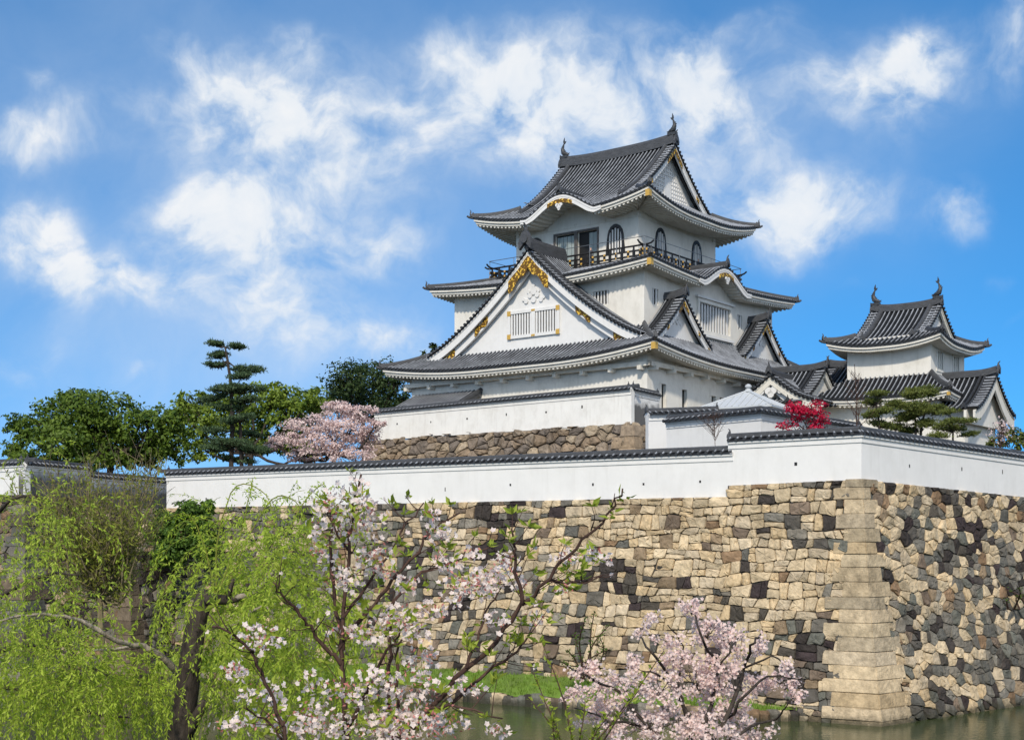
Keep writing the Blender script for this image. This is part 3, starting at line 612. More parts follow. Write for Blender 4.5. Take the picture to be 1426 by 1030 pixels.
def fbm(x, y, s): return noise.fractal(Vector((x*s, y*s, 3.7)), 1., 2., 3)

nL = np.array([-1864., -2979.]); dL = np.array([-2979., 1864.]); dL /= np.linalg.norm(dL); nL = np.array([-dL[1], dL[0]]); nL = nL if nL[1] < 0 else -nL
dR = np.array([2208., 1864.]); dR /= np.linalg.norm(dR); nR = np.array([dR[1], -dR[0]])
CT = np.array([(1200.6-CX)/FPX*61.36, 61.36]); ZTOP = 10.99
def left_t(px): k = (px-CX)/FPX; return (CT[0]-k*CT[1])/(k*dL[1]-dL[0])
T_STEP = left_t(1013); T_END = left_t(230)
def hL(t): return ZTOP-.13*t/T_STEP if t < T_STEP else 10.32
def hR(t): return ZTOP-.034*t if t < 16 else ZTOP-.034*16
offw = lambda h: 2.0*max(0., 1-h/11.)**1.45
def toneL(t, h, r):
    f = fbm(t, h*1.3, .30)+.5*fbm(t+40, h, .8); px = max(0, min(1, (t-14)/12)); low = max(0, 1-h/4.5)
    near = max(0, 1-abs(t-3.4)/3.2); d = .9*(f > .27)+.05+.16*px+.75*near*(fbm(t+5, h, .55) > -.02); g = .12+.85*px+.55*low
    return pick(r, (1.45*(1-.60*px)*(1-.3*low)*(.35 if f > .27 else 1), d*.8, g*.85, .08+.25*low+.2*px))
def toneR(t, h, r):
    f = 1.15*fbm(t+70, h*1.2, .20)+.35*fbm(t, h+9, .8); low = max(0, 1-h/8)
    return pick(r, (1.05*(.35 if f > .17 else 1.2)*(1-.25*low), .20+.8*(f > .17), .55+.3*low, .22))
def corner_stones(C, d1, n1, d2, n2, ztop, off, hts, la, lb, parent, name='corner_stones', seed=3, pal=None, prd=.115):
    r = random.Random(seed); bm_ = bmesh.new(); cl = bm_.loops.layers.float_color.new('tone') if False else None
    z = -.4; i = 0; tones = []; mb = MB()
    # outward corner direction scaled so both faces move by off
    s = (n1+n2)/(1+float(n1@n2))
    while z < ztop-.02:
        h = hts*r.uniform(.86, 1.14); z1 = min(ztop, z+h)
        if ztop-z1 < hts*.45: z1 = ztop
        a = la*(1.25 if i % 2 else .72)*r.uniform(.85, 1.15); b = lb*(.68 if i % 2 else 1.3)*r.uniform(.85, 1.15)
        bm = bmesh.new(); V = []; pr = prd
        for zz in (z+.005, z1-.005):
            o = off(max(zz, 0))+pr; c = C+s*o; pa = C+d1*a+n1*o; pb = C+d2*b+n2*o; bk = C+d1*a*.9+d2*b*.9
            for p in (c, pb, bk, pa): V.append(bm.verts.new((p[0], p[1], zz)))
        for f in ((0,3,2,1),(4,5,6,7),(0,1,5,4),(1,2,6,5),(2,3,7,6),(3,0,4,7)): bm.faces.new([V[k] for k in f])
        bmesh.ops.bevel(bm, geom=bm.edges[:], offset=.028, segments=2, affect='EDGES')
        for vv_ in bm.verts: vv_.co += Vector((r.gauss(0, .009), r.gauss(0, .009), r.gauss(0, .008)))
        bm.verts.index_update(); c = r.choice(pal or TAN); j = r.uniform(.74, 1.08)
        if not pal and r.random() < .15: c = (.47,.385,.265)
        mb.add([tuple(v.co) for v in bm.verts], [tuple(v.index for v in f.verts) for f in bm.faces], tone=tuple(x*j for x in c)); bm.free()
        z = z1; i += 1
    return mb.build(name, M['stone'], parent)
t_ = thing('stone_wall', 'tall battered moat wall of tan and dark stones under the long white plaster wall', 'stone wall', (CT[0], CT[1], 0))
mb = MB(); stone_face(mb, CT, dL, nL, .5, T_END+3, -.5, lambda t: hL(t), offw, .70, .56, toneL, 11, quad=True)
mb.build('moat_face', M['stone'], t_)
mb = MB(); stone_face(mb, CT, dR, nR, .5, 46, -.5, hR, offw, .72, .56, toneR, 13, jit=.36); mb.build('moat_face', M['stone'], t_)
corner_stones(CT, dL, nL, dR, nR, ZTOP, offw, .62, 1.06, .78, t_)
mb = MB(); backing(mb, CT, dL, nL, 0, T_STEP, -1, lambda t: hL(min(t, T_STEP-.01)), offw); backing(mb, CT, dL, nL, T_STEP, T_END+3, -1, lambda t: 10.32, offw); backing(mb, CT, dR, nR, 0, 46, -1, hR, offw); mb.build('earth_core', M['joint'], t_)

# left bastion and the lower terrace in its corner
def pxl(p): return CX+FPX*p[0]/p[1]
BC = np.array([(34-CX)/FPX*78, 78.]); BE = np.array([(233-CX)/FPX*92.3, 92.3]); dB = BE-BC; LB = np.linalg.norm(dB); dB /= LB; nB = np.array([dB[1], -dB[0]])
BM = BC+dB*LB*.42
tone_b = lambda t, h, r: pick(r, (.10, .75, .85, .5))
t_ = thing('stone_wall', 'weathered grey stone revetment below the grimy plaster wall, behind the willow at the left', 'stone wall', (BC[0], BC[1], 0))
mb = MB(); stone_face(mb, BC, dL, nL, .3, 40, -.5, 10.9, offw, .8, .58, tone_b, 21); stone_face(mb, BC, dB, nB, .3, LB+2, -.5, lambda t: 10.9 if t < LB*.42 else 10.4, offw, .8, .58, tone_b, 22); mb.build('rubble_face', M['stone'], t_)
corner_stones(BC, dL, nL, dB, nB, 10.9, offw, .62, 1.0, .8, t_, seed=5, pal=GREY+[(.17,.13,.09),(.12,.10,.08)])
mb = MB(); backing(mb, BC, dL, nL, 0, 40, -1, 10.9, offw); backing(mb, BC, dB, nB, 0, LB+2, -1, 10.4, offw); mb.build('earth_core', M['joint'], t_)
TC = np.array([(180-CX)/FPX*79.5, 79.5]); offt = lambda h: 1.2*max(0., 1-h/8.)**1.3
t_ = thing('stone_wall', 'low ruined stone terrace with a blocky corner behind the lopped willow trunk', 'stone wall', (TC[0], TC[1], 0))
mb = MB(); stone_face(mb, TC, dL, nL, .3, 10, .6, 7.6, offt, .8, .6, lambda t, h, r: pick(r, (.06,.7,.6,.5)), 31, bulge=.16); stone_face(mb, TC, dB, nB, .3, 12, .6, 7.6, offt, .8, .62, lambda t, h, r: pick(r, (.03, 1., .5, .15)), 32, bulge=.18, jit=.45); mb.build('rubble_face', M['stone'], t_)
corner_stones(TC, dL, nL, dB, nB, 7.6, offt, .80, 1.1, .8, t_, seed=8, pal=[(.17,.13,.09),(.21,.165,.115),(.13,.105,.08),(.26,.20,.14)])
mb = MB(); backing(mb, TC, dL, nL, 0, 10, -1, 7.6, offt); backing(mb, TC, dB, nB, 0, 12, -1, 7.6, offt); mb.prism([tuple(TC), tuple(TC+dL*10), tuple(TC+dL*8+dB*10), tuple(TC+dB*12)], 5., 7.5); mb.build('earth_core', M['joint'], t_)

# castle ground inside the walls
ins = lambda p: (float(p[0]), float(p[1]))
poly = [ins(CT+dR*46-nR*.2), ins(CT-(nL+nR)*.3), ins(CT+dL*(T_END-.2)-nL*.25), ins(BE-nB*.25), ins(BC-(nB+nL)*.3), ins(BC+dL*40-nL*.3), (-110, 240), (120, 240)]
mb = MB(); mb.prism(poly, -1., 10.25); o = mb.build('castle_ground', M['soil']); o['kind'] = 'structure'

# grass berm with stone edging along the foot of the wall
bt = np.linspace(1.9, 62, 92)
def zin(t): return .55+.95*np.clip((t-2.5)/12, 0, 1)
def wavy(t): return .25*np.sin(t*.8)+.18*np.sin(t*2.1+1)
G = []
for f in np.linspace(0, 1, 7):
    fin = np.clip((bt-1.9)/2.2, .1, 1); o = 1.2+(2.6+.5*wavy(bt))*fin*f
    G.append(np.stack([CT[0]+dL[0]*bt+nL[0]*o, CT[1]+dL[1]*bt+nL[1]*o, zin(bt)*(1-f)+(.50+.05*np.sin(bt*3))*f + .06*np.sin(bt*2.3+f*5)], -1))
mb = MB(); mb.grid(np.array(G)); o = mb.build('grass_bank', M['grass'], None, True); o['kind'] = 'structure'
berm_edge = G[-1]
mb = MB(); r = random.Random(4)
for i in range(len(bt)-1):
    for k in range(2):
        p = berm_edge[i]*(1-k/2)+berm_edge[i+1]*k/2; w = .33*r.uniform(.75, 1.15); hgt = p[2]-r.uniform(-.06, .08)
        c = pick(r, (.55,.5,.6,.4)); n8 = []
        for zz, s in ((-.6, 1.05), (hgt*.7, 1.0), (hgt+.02, .72)):
            for (a, b) in ((-1,-.5),(-.4,-.8),(.4,-.8),(1,-.5),(1,.8),(-1,.8)):
                n8.append((p[0]+dL[0]*a*w*s+nL[0]*(-b*.3*s+.05)+r.gauss(0,.02), p[1]+dL[1]*a*w*s+nL[1]*(-b*.3*s+.05)+r.gauss(0,.02), zz+r.gauss(0,.02)))
        mb.add(n8, [(j*6+q, j*6+(q+1) % 6, (j+1)*6+(q+1) % 6, (j+1)*6+q) for j in range(2) for q in range(6)]+[tuple(range(12, 18))], tone=c)
tag(mb.build('stone_edging', M['stone']), 'low rough stone edging between the grass bank and the moat water', 'edging')
def grass_tufts(name, pts, h, m):
    mb = MB(); r = random.Random(5)
    for p in pts:
        for k in range(4):
            a = r.uniform(0, 6.28); l = h*r.uniform(.5, 1.2); b = (p[0]+r.gauss(0,.08), p[1]+r.gauss(0,.08), p[2]-.03); t = (b[0]+math.cos(a)*l*.5, b[1]+math.sin(a)*l*.5, b[2]+l)
            s = (math.sin(a)*.02, -math.cos(a)*.02); mb.add([(b[0]-s[0], b[1]-s[1], b[2]), (b[0]+s[0], b[1]+s[1], b[2]), t], [(0, 1, 2)])
    o = mb.build(name, m); o['kind'] = 'stuff'; return o
M['grass_leaf'] = leaf_mat('grass_blades', (.11,.20,.02), (.26,.38,.06), .3, 1.5)
gp = []
G_ = np.array(G)
for _ in range(5200):
    i = rng.integers(0, G_.shape[0]-1); j = rng.integers(0, G_.shape[1]-1); a, b = rng.random(2)
    gp.append(tuple((G_[i,j]*(1-a)+G_[i+1,j]*a)*(1-b)+(G_[i,j+1]*(1-a)+G_[i+1,j+1]*a)*b))
grass_tufts('grass', gp, .22, M['grass_leaf'])

# ------------------------------------------------------------------ plaster walls with tiled coping
def dobei(label, pts, m='plaster_clean', holes=(), th=.42, name='plaster_wall', group=None, cope=.62, ends=True):
    """pts: (x, y, z_foot, z_top) from left to right; front is towards the viewer's side"""
    P = np.array(pts, float); n = len(P); T = np.diff(P[:, :2], axis=0); Ls = np.linalg.norm(T, axis=1); T = T/Ls[:, None]; Nn = np.stack([T[:, 1], -T[:, 0]], 1)
    mit = []
    for i in range(n):
        if i == 0: mit.append(Nn[0])
        elif i == n-1: mit.append(Nn[-1])
        else: s = Nn[i-1]+Nn[i]; mit.append(s/(1+Nn[i-1]@Nn[i]))
    mit = np.array(mit)
    root = thing(name, label, 'plaster wall', (P[0, 0], P[0, 1], P[0, 2]), group)
    wall = MB(); tl = MB(); en = MB(); rd = MB(); tr = MB(); ov = cope/2+.06
    def pt(i, f, o, z):                                     # f along segment i, offset o outward, height z above the wall-top line
        a = P[i, :2]+mit[i]*o; b = P[i+1, :2]+mit[i+1]*o; f = np.asarray(f); xy = a[None]*(1-f[:, None])+b[None]*f[:, None]
        return np.concatenate([xy, (P[i, 3]*(1-f)+P[i+1, 3]*f+z)[:, None]], 1)
    for i in range(n-1):
        e = np.array([0., 1.])
        def foot(o): a = pt(i, e, o, 0); a[:, 2] = P[i:i+2, 2]; return a
        V = np.concatenate([foot(0), foot(-th), pt(i, e, -th, 0), pt(i, e, 0, 0)])      # 0,1 front foot; 2,3 back foot; 4,5 back top; 6,7 front top
        wall.add(V, [(0,1,7,6),(3,2,4,5),(6,7,5,4),(0,6,4,2),(1,3,5,7)])
        for (o0, z0, z1) in ((.05, -.34, -.02), (.13, -.10, .03)):
            for sgn in (1, -1):
                oo = o0 if sgn > 0 else -th-o0; ob = -.02 if sgn > 0 else -th+.02
                tr.slab(pt(i, e, oo, z1), pt(i, e, oo, z0), (pt(i, e, ob, 0)-pt(i, e, oo, 0))[0])
        f = cols_for(0, Ls[i])/Ls[i]; rb = ribh(f*Ls[i]/SP)*.7
        for sgn in (1, -1):
            c = -th/2; rows = []; vv = []
            for q in np.linspace(0, 1, 4):
                o = c+sgn*(th/2+ov-.2)*(1-q); rows.append(pt(i, f, o, (.05+.17*q)+rb)); vv.append(np.stack([f*Ls[i]/SP, 0*f+q*.6], -1))
            tl.grid(np.stack(rows, 1), np.stack(vv, 1))
            o = c+sgn*(th/2+ov-.2); en.grid(np.stack([pt(i, f, o, .05+rb), pt(i, f, o, -.01+0*rb), pt(i, f, o-sgn*.2, -.01+0*rb)], 1))
            for k in range(int(Ls[i]/SP)):
                ff = (k+.2)*SP/Ls[i]; p = pt(i, np.array([ff]), o, .08)[0]; en.disc(tuple(p), (Nn[i][0]*sgn, Nn[i][1]*sgn, 0), .085, .05, 8)
        rd.sweep([tuple(x) for x in pt(i, np.linspace(-.02 if i == 0 else 0, 1.02 if i == n-2 else 1., 6), -th/2, .22)], .28, .21)
    for (i, s) in ((0, -1), (n-1, 1)):
        if ends:
            j = 0 if i == 0 else n-2; d = T[j]*s; p = pt(j, np.array([float(i > 0)]), -th/2, .22)[0]; oni(rd, tuple(p), tuple(d), .45)
            tr.slab(pt(j, np.array([float(i > 0)]*2), 0, 0)+np.array([[mit[i][0]*.2, mit[i][1]*.2, .0], [0, 0, .30]])-np.array([[0,0,0],[mit[i][0]*th/2, mit[i][1]*th/2, 0]]),
                    pt(j, np.array([float(i > 0)]*2), -th, 0)+np.array([[-mit[i][0]*.2, -mit[i][1]*.2, .0], [mit[i][0]*th/2, mit[i][1]*th/2, .28]]), np.append(-d*.1, 0))
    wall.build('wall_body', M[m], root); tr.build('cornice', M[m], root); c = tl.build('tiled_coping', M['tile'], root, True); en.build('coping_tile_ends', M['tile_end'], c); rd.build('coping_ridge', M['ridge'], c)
    for (i, f, zz, w, h) in holes:
        hb = MB(); p = pt(i, np.array([f]), .006, 0)[0]; q = np.array([T[i][0], T[i][1]]); z = P[i, 2]+zz
        hb.box((p[0], p[1]), q, -Nn[i], -w/2, w/2, 0, .05, z-h/2, z+h/2); hb.build('loophole', M['dark'], root)
        if w > .2: pass
    return root
up = lambda px, py, z0: None
LP = lambda t, z0, z1: (CT[0]+dL[0]*t, CT[1]+dL[1]*t, z0, z1)
RP = lambda t, z0, z1: (CT[0]+dR[0]*t, CT[1]+dR[1]*t, z0, z1)
sb = -.12                                                    # wall stands just behind the stone edge
def shift(p, n): return (p[0]+n[0]*sb, p[1]+n[1]*sb, p[2], p[3])
hl = [(0, .09, .55, .1, .14), (0, .41, .6, .1, .14), (0, .56, .75, .05, .22), (0, .67, .9, .1, .12), (0, .80, .8, .1, .14), (0, .875, .75, .1, .12), (0, .955, .8, .1, .12)]
dobei('long low white plaster wall with tiled coping topping the moat wall', [shift(LP(T_END, 10.28, 12.38), nL), shift(LP(T_STEP-.25, 10.28, 12.38), nL)], holes=hl)
dobei('stepped-up white plaster wall turning the sharp outer corner above the moat', [shift(LP(T_STEP, 10.84, 12.96), nL), tuple(np.append(CT+(nL+nR)*sb*.5, [ZTOP-.03, 13.02])), shift(RP(14.4, ZTOP-.034*14.4-.03, 12.53), nR), shift(RP(46, 10.40, 12.40), nR)],
      holes=[(0, .52, .95, .14, .16), (1, .27, .78, .08, .16), (1, .59, .8, .08, .18), (1, .86, .8, .06, .22)])
M['plaster_grimy'] = plaster_mat('grimy_plaster', (.70,.69,.66), (.33,.32,.30), .5, grime=(.9, 1.5))
zz = lambda p, z0, z1, n=None: (p[0], p[1], z0, z1)
dobei('whitewashed wall stub at the left edge of the photo, behind the willow', [zz(BC+dL*40, 10.9, 12.6), zz(BC, 10.9, 12.62)], 'plaster_clean')
dobei('wall with mouldy black foot running back from the left edge, higher than its neighbour', [zz(BC+dB*.02, 10.9, 12.62), zz(BM, 10.9, 12.62)], 'plaster_grimy')
dobei('lower grimy plaster wall running behind the left end of the long white wall', [zz(BM+dB*.1, 10.4, 12.18), zz(BE+dB*1.5, 10.4, 12.18)], 'plaster_grimy', ends=False)
# ------------------------------------------------------------------ building helpers
def wall_face(mb, org, A, Nin, L, z0, z1, holes=(), depth=.3, back=None):
    """one wall face with recessed openings (a0, a1, z0, z1)"""
    Q = lambda a, d, z: (org[0]+A[0]*a+Nin[0]*d, org[1]+A[1]*a+Nin[1]*d, z)
    xs = sorted({0, L, *[h[0] for h in holes], *[h[1] for h in holes]})
    def quad(*p): mb.add(list(p), [(0, 1, 2, 3)])
    for x0, x1 in zip(xs, xs[1:]):
        hs = [h for h in holes if h[0] <= x0+1e-6 and h[1] >= x1-1e-6]; z = z0
        for h in sorted(hs, key=lambda k: k[2]): quad(Q(x0,0,z), Q(x1,0,z), Q(x1,0,h[2]), Q(x0,0,h[2])); z = h[3]
        quad(Q(x0,0,z), Q(x1,0,z), Q(x1,0,z1), Q(x0,0,z1))
    for (a, b, c, d) in holes:
        quad(Q(a,0,c), Q(a,depth,c), Q(a,depth,d), Q(a,0,d)); quad(Q(b,0,c), Q(b,0,d), Q(b,depth,d), Q(b,depth,c))
        quad(Q(a,0,c), Q(b,0,c), Q(b,depth,c), Q(a,depth,c)); quad(Q(a,0,d), Q(a,depth,d), Q(b,depth,d), Q(b,0,d))
def window(root, org, A, Nin, h, bars=6, barmat='plaster_clean', frame=None, depth=.3, barw=.10, frame_w=.14, proud=.06):
    a, b, c, d = h; w = MB(); w.box(org, A, Nin, a, b, depth-.03, depth+.02, c, d); p = w.build('window', M['dark'], root)
    if bars:
        q = MB(); step = (b-a)/bars
        for k in range(bars):
            x = a+step*(k+.5); q.box(org, A, Nin, x-barw/2, x+barw/2, .04, .14, c, d)
        q.build('bars', M[barmat], p)
    if frame:
        q = MB(); f = frame_w
        for (x0, x1, y0, y1) in ((a-f, a, c-f, d+f), (b, b+f, c-f, d+f), (a, b, d, d+f), (a, b, c-f, c)): q.box(org, A, Nin, x0, x1, -proud, .03, y0, y1)
        q.build('frame', M[frame], p)
    return p
def storey(F, root, a0, a1, b0, b1, z0, z1, holes=None, m='plaster', back='frbl'):
    """four wall faces as one mesh; returns the face frames"""
    holes = holes or {}; mb = MB(); D = {'f': (F.xy(a0,b0), F.u, F.v, a1-a0), 'r': (F.xy(a0,b0), F.v, F.u, b1-b0), 'b': (F.xy(a0,b1), F.u, -F.v, a1-a0), 'l': (F.xy(a1,b0), F.v, -F.u, b1-b0)}
    for s, (o, A, B, L) in D.items(): wall_face(mb, o, A, B, L, z0, z1, holes.get(s, ()))
    mb.build('wall', M[m], root); return D
def bellwin(root, org, A, Nin, a, w, z0, h):
    """bell-shaped lattice window"""
    half = [(1.0, 0), (.93, .25), (.86, .5), (.80, .66), (.70, .80), (.48, .92), (.22, .985), (0, 1.0)]
    L_ = [(-x, y) for x, y in half]; pr = L_+[(x, y) for x, y in half[::-1][1:]]
    Q = lambda x, y, e: (org[0]+A[0]*x-Nin[0]*e, org[1]+A[1]*x-Nin[1]*e, y)
    fr = MB(); outp = [Q(a+x*w/2, z0+y*h, .10) for x, y in pr]; inn = [Q(a+x*w/2*.78, z0+y*h*.90, .10) for x, y in pr]
    fr.slab(outp, inn, (Nin[0]*.14, Nin[1]*.14, 0)); p = fr.build('bell_window', M['black_wood'], root)
    pn = MB(); n = len(pr); V = [Q(a+x*w/2*.8, z0+y*h*.92, .02) for x, y in pr]; pn.add(V, [tuple(range(n))]); pn.build('dark_panel', M['dark'], p)
    br = MB()
    for k in range(5):
        x = (-.55+.275*k)*w/2*1.05; y = h*(.88-.28*abs(x/(w/2))**1.5)*.98; br.box(org, A, -Nin, a+x-.055*w/1.8, a+x+.055*w/1.8, .025, .08, z0, z0+y)
    br.build('bars', M['plaster_clean'], p); return p
def shachi(p, dr, root, s=1., name='roof_fish'):
    """bronze-grey dolphin-fish ridge ornament, head to the ridge, tail raised"""
    p = Vector(p); d = Vector((dr[0], dr[1], 0)).normalized(); sd = d.cross(Vector((0, 0, 1))); mb = MB()
    Q = lambda x, z, y=0: p+d*x*s+Vector((0, 0, z*s))+sd*y*s
    path = [(.62,.30),(.42,.36),(.15,.42),(-.10,.60),(-.22,.90),(-.22,1.2),(-.12,1.5),(-.02,1.75)]; rad = [.10,.22,.30,.30,.25,.19,.13,.07]
    mb.tube([Q(x, z) for x, z in path], [r*s for r in rad], 8)
    def fin(pts, y=0, th=.07): 
        n = len(pts); mb.add([tuple(Q(x, z, y-th/2)) for x, z in pts]+[tuple(Q(x, z, y+th/2)) for x, z in pts], [tuple(range(n)), tuple(range(n, 2*n))[::-1]]+[(i, (i+1) % n, n+(i+1) % n, n+i) for i in range(n)])
    fin([(-.02,1.6),(.22,1.78),(.34,2.02),(.16,1.98),(.10,2.05),(.06,2.5),(-.10,2.15),(-.14,1.95)]); fin([(-.3,.75),(-.52,.95),(-.42,1.0),(-.56,1.2),(-.36,1.2),(-.42,1.42),(-.2,1.3)])
    fin([(.12,.62),(.26,.86),(.06,.78),(.12,1.02),(-.06,.9)]); 
    for y in (.26, -.26): fin([(.1,.4),(-.15,.75),(-.25,.6),(-.32,.66),(-.2,.35)], y, .05)
    fin([(.55,.2),(.85,.26),(.7,.34),(.86,.46),(.5,.45)]); mb.box((p.x, p.y), (d.x, d.y), (sd.x, sd.y), -.5*s, .6*s, -.3*s, .3*s, p.z-.1, p.z+.18*s)
    return mb.build(name, M['bronze'], root)
def corner_gold(F, root, a, b, z, w=.34, h=.5):
    mb = MB(); mb.box(F.xy(a, b), F.u, F.v, -.03, w, -.03, .05, z-h, z); mb.box(F.xy(a, b), F.u, F.v, -.03, .05, .05, w, z-h, z); mb.build('gilt_corner', M['brass'], root)
def irimoya(F, root, rect, ze, zp, RS, K, e, dg, kara=None, nrow=16, raf=True, gold='small', gable_h=None, wall_in=1.0, ridge_w=.6, ridge_h=.85, fish=1., lattice=False, board=.42, gsides='rl'):
    """hip-and-gable roof, ridge along u. zp(d): height over the eave at distance d; dg: where the gable verge stands"""
    a0, a1, b0, b1 = rect; u, v = F.u, F.v; Db = (b1-b0)/2; kara = kara or {}
    tiles = MB(); caps = MB(); fas = MB(); sof = MB(); rd = []
    D = {'f': (F.xy(a0,b0), u, v, a1-a0), 'b': (F.xy(a0,b1), u, -v, a1-a0), 'r': (F.xy(a0,b0), v, u, b1-b0), 'l': (F.xy(a1,b0), v, -u, b1-b0)}; zfs = {}
    dhip = dg+wall_in
    for s in 'frbl':
        org, A, B, L = D[s]
        def zf(a, d, L=L, s=s):
            c = np.minimum(a, L-a); z = ze+zp(d)+RS*np.clip(1-c/K, 0, 1)**2*np.clip(1-d/(dhip+1.), 0, 1)
            if s in kara:
                cc, hw, hh = kara[s]; x = np.clip(np.abs(a-cc)/hw, 0, 1); z = np.maximum(z, ze+hh*(.5+.5*np.cos(np.pi*x))**.85)
            return z
        zfs[s] = zf; km = None; nr = nrow
        if s in kara:
            cc, hw, hh = kara[s]; nr = 80
            def km(a, d, cc=cc, hw=hw, hh=hh):
                x = np.abs(a-cc)/hw; return (x < .97) & (hh*(.5+.5*np.cos(np.pi*np.clip(x, 0, 1)))**.85 > zp(d)+.03)
        if s in 'fb':
            roof_side(tiles, org, A, B, [(0, dg), (L-dg, L)], lambda a, L=L: np.minimum(a, L-a), zf, nr, None)
            roof_side(tiles, org, A, B, [(dg, L-dg)], lambda a: np.full_like(a, Db), zf, nr, km)
        else:
            roof_side(tiles, org, A, B, [(0, L)], lambda a, L=L: np.minimum(np.minimum(a, L-a), dhip), zf, nrow, None)
        eave_edge((caps, fas, sof), org, A, B, L, zf, e, raf)
        if s in kara:
            cc, hw, hh = kara[s]; dd = np.linspace(.05, Db, 60); de = dd[np.argmax(zp(dd) > hh+.35)]
            p = [tuple(P3(org, A, B, cc, x, ze+hh+.08)) for x in np.linspace(-.05, de, 6)]; rd.append(kara_parts(p, org, A, B, cc, hw, hh, ze, zf, ze+hh))
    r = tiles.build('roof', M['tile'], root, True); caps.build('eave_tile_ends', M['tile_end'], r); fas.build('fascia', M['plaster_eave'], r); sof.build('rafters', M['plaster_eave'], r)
    for x, y in rd: x.build('curved_gable_ridge', M['ridge'], r); y.build('curved_bargeboard', M['plaster_clean'], r)
    for s in 'fb':
        org, A, B, L = D[s]
        for e2 in (0, 1):
            h = MB(); dd = np.linspace(0, dg+.1, 12); aa = dd if e2 == 0 else L-dd
            hip_line(F, [tuple(x) for x in P3(org, A, B, aa, dd, zfs[s](aa, dd)+.02)], h); h.build('hip_ridge', M['ridge'], r)
            h = MB(); dd = np.linspace(dg*.62, Db-.1, 16); ax = dg+.95 if e2 == 0 else L-dg-.95
            p = [tuple(x) for x in P3(org, A, B, 0*dd+ax, dd, zfs[s](0*dd+ax, dd)+.03)]; h.sweep(p, .36, .34); oni(h, p[0], (-B[0], -B[1]), .7); h.build('descending_ridge', M['ridge'], r)
    zr = ze+float(zp(np.array(Db))); n = 14; aa = np.linspace(a0+dg+.1, a1-dg-.1, n); rise = .28*np.abs(np.linspace(-1, 1, n))**3
    h = MB(); h.sweep([F.P(x, (b0+b1)/2, zr-.05+q) for x, q in zip(aa, rise)], ridge_w, ridge_h)
    for x, s in ((a0+dg, -1), (a1-dg, 1)): oni(h, F.P(x+.1*-s, (b0+b1)/2, zr+.1), F.u*s, 1.15*ridge_h/.85)
    h.build('main_ridge', M['ridge'], r)
    for x, s in ((a0+dg+.35, 1), (a1-dg-.35, -1)): shachi(F.P(x, (b0+b1)/2, zr+ridge_h+.1), F.u*s, root, fish)
    Wd = Db-dg*.72
    for x, B in ((a0+dg, u), (a1-dg, -u)):
        gable(F.xy(x, (b0+b1)/2), v, B, Wd, lambda q: ze+zp(Db-q*Wd)+.03, 1.2, root, 'gable_end', board, False, gold, wall_in, ridge=False, roof=False, wallz=ze+float(zp(np.array(dhip)))-.15, verge=.75)
    return r, zfs, zr

# ------------------------------------------------------------------ the keep
KF = Frame(10.097, 100., R(37.67))
keep = thing('castle_keep', 'three-tiered white castle keep with grey tiled roofs and gilded gables, on the stone base', 'castle keep', KF.P(11.8, 13.9, 16.))
u, v = KF.u, KF.v
A1, B1, a2, b2, a3, b3 = 23.57, 27.8, 2.18, 3.07, 5.504, 7.49
r_h = [(1.7, 2.75, 18.3, 20.2), (4.75, 5.9, 18.3, 20.05), (9.4, 10.5, 18.6, 19.95), (10.75, 11.8, 18.6, 19.95)]
D1 = storey(KF, keep, 0, A1, 0, B1, 14.5, 22.3, {'r': r_h})
for h in r_h:
    p = window(keep, *D1['r'][:3], h, 0, depth=.35)
    q = MB(); q.box(D1['r'][0], v, u, h[0]+.05, h[0]+.40, .02, .12, h[2], h[3]); q.build('shutter', M['plaster'], p)
e1 = 1.79
R1, z1, DD1 = skirt(KF, (-e1, A1+e1, -e1, B1+e1), a2+e1, b2+e1, 22.15, 2.85, .2, .85, 2.6, e1, keep)
mb = MB()
for s, L in (('f', A1), ('r', B1), ('l', B1), ('b', A1)):
    o, A, B, _ = D1[s]; mb.box(o, A, B, -.55, L+.55, -.55, -.28, 21.28, 21.62)
    for k in range(int(L/2.6)+1): x = k*2.6+.3; mb.box(o, A, B, x-.16, x+.16, -.72, 0., 21.02, 21.34)
mb.build('eave_beam', M['plaster_eave'], keep)
corner_gold(KF, keep, -e1-.03, -e1-.03, 22.75)
f_h = [(3.31, 4.78, 27.0, 28.1), (A1-2*a2-4.78, A1-2*a2-3.31, 27.0, 28.1)]
f_h = [(x0-.0, x1-.0, c, d) for x0, x1, c, d in f_h]
f_h[0] = (3.31, 4.78, 27.0, 28.1); f_h[1] = (18.8-2.18+1.0, 20.2-2.18+1.0, 27.0, 28.1)
f_h = [(a-0, b, c, d) for a, b, c, d in f_h]
L2 = A1-2*a2; Lb2 = B1-2*b2
f2 = [(3.31, 4.78, 27.0, 28.1), (L2-4.78, L2-3.31, 27.0, 28.1)]
s2 = [(4.25-b2+3.07, 5.15-b2+3.07, 26.8, 28.05)]
# along the right face, distance is measured from the storey's own corner
r2 = [(1.2, 2.1, 26.8, 28.05), (8.4, 13.6, 25.75, 28.0), (15.1, 16.0, 26.6, 27.85)]
D2 = storey(KF, keep, a2, A1-a2, b2, B1-b2, 23.5, 29.75, {'f': f2, 'r': r2})
for h in f2: window(keep, *D2['f'][:3], h, 5, 'plaster_clean')
for i, h in enumerate(r2): window(keep, *D2['r'][:3], h, 11 if i == 1 else 2, 'plaster_clean', 'plaster' if i == 1 else None, barw=.2 if i == 1 else .14, frame_w=.3, proud=.16)
mb = MB(); o, A, B, _ = D2['r']; mb.box(o, A, B, 7.8, 14.2, -.32, 0, 28.32, 28.5); mb.build('window_hood', M['plaster_clean'], keep); mb = MB(); mb.box(o, A, B, 7.9, 14.1, -.26, 0, 25.2, 25.42); mb.build('window_sill', M['plaster_clean'], keep)
e2 = 1.56
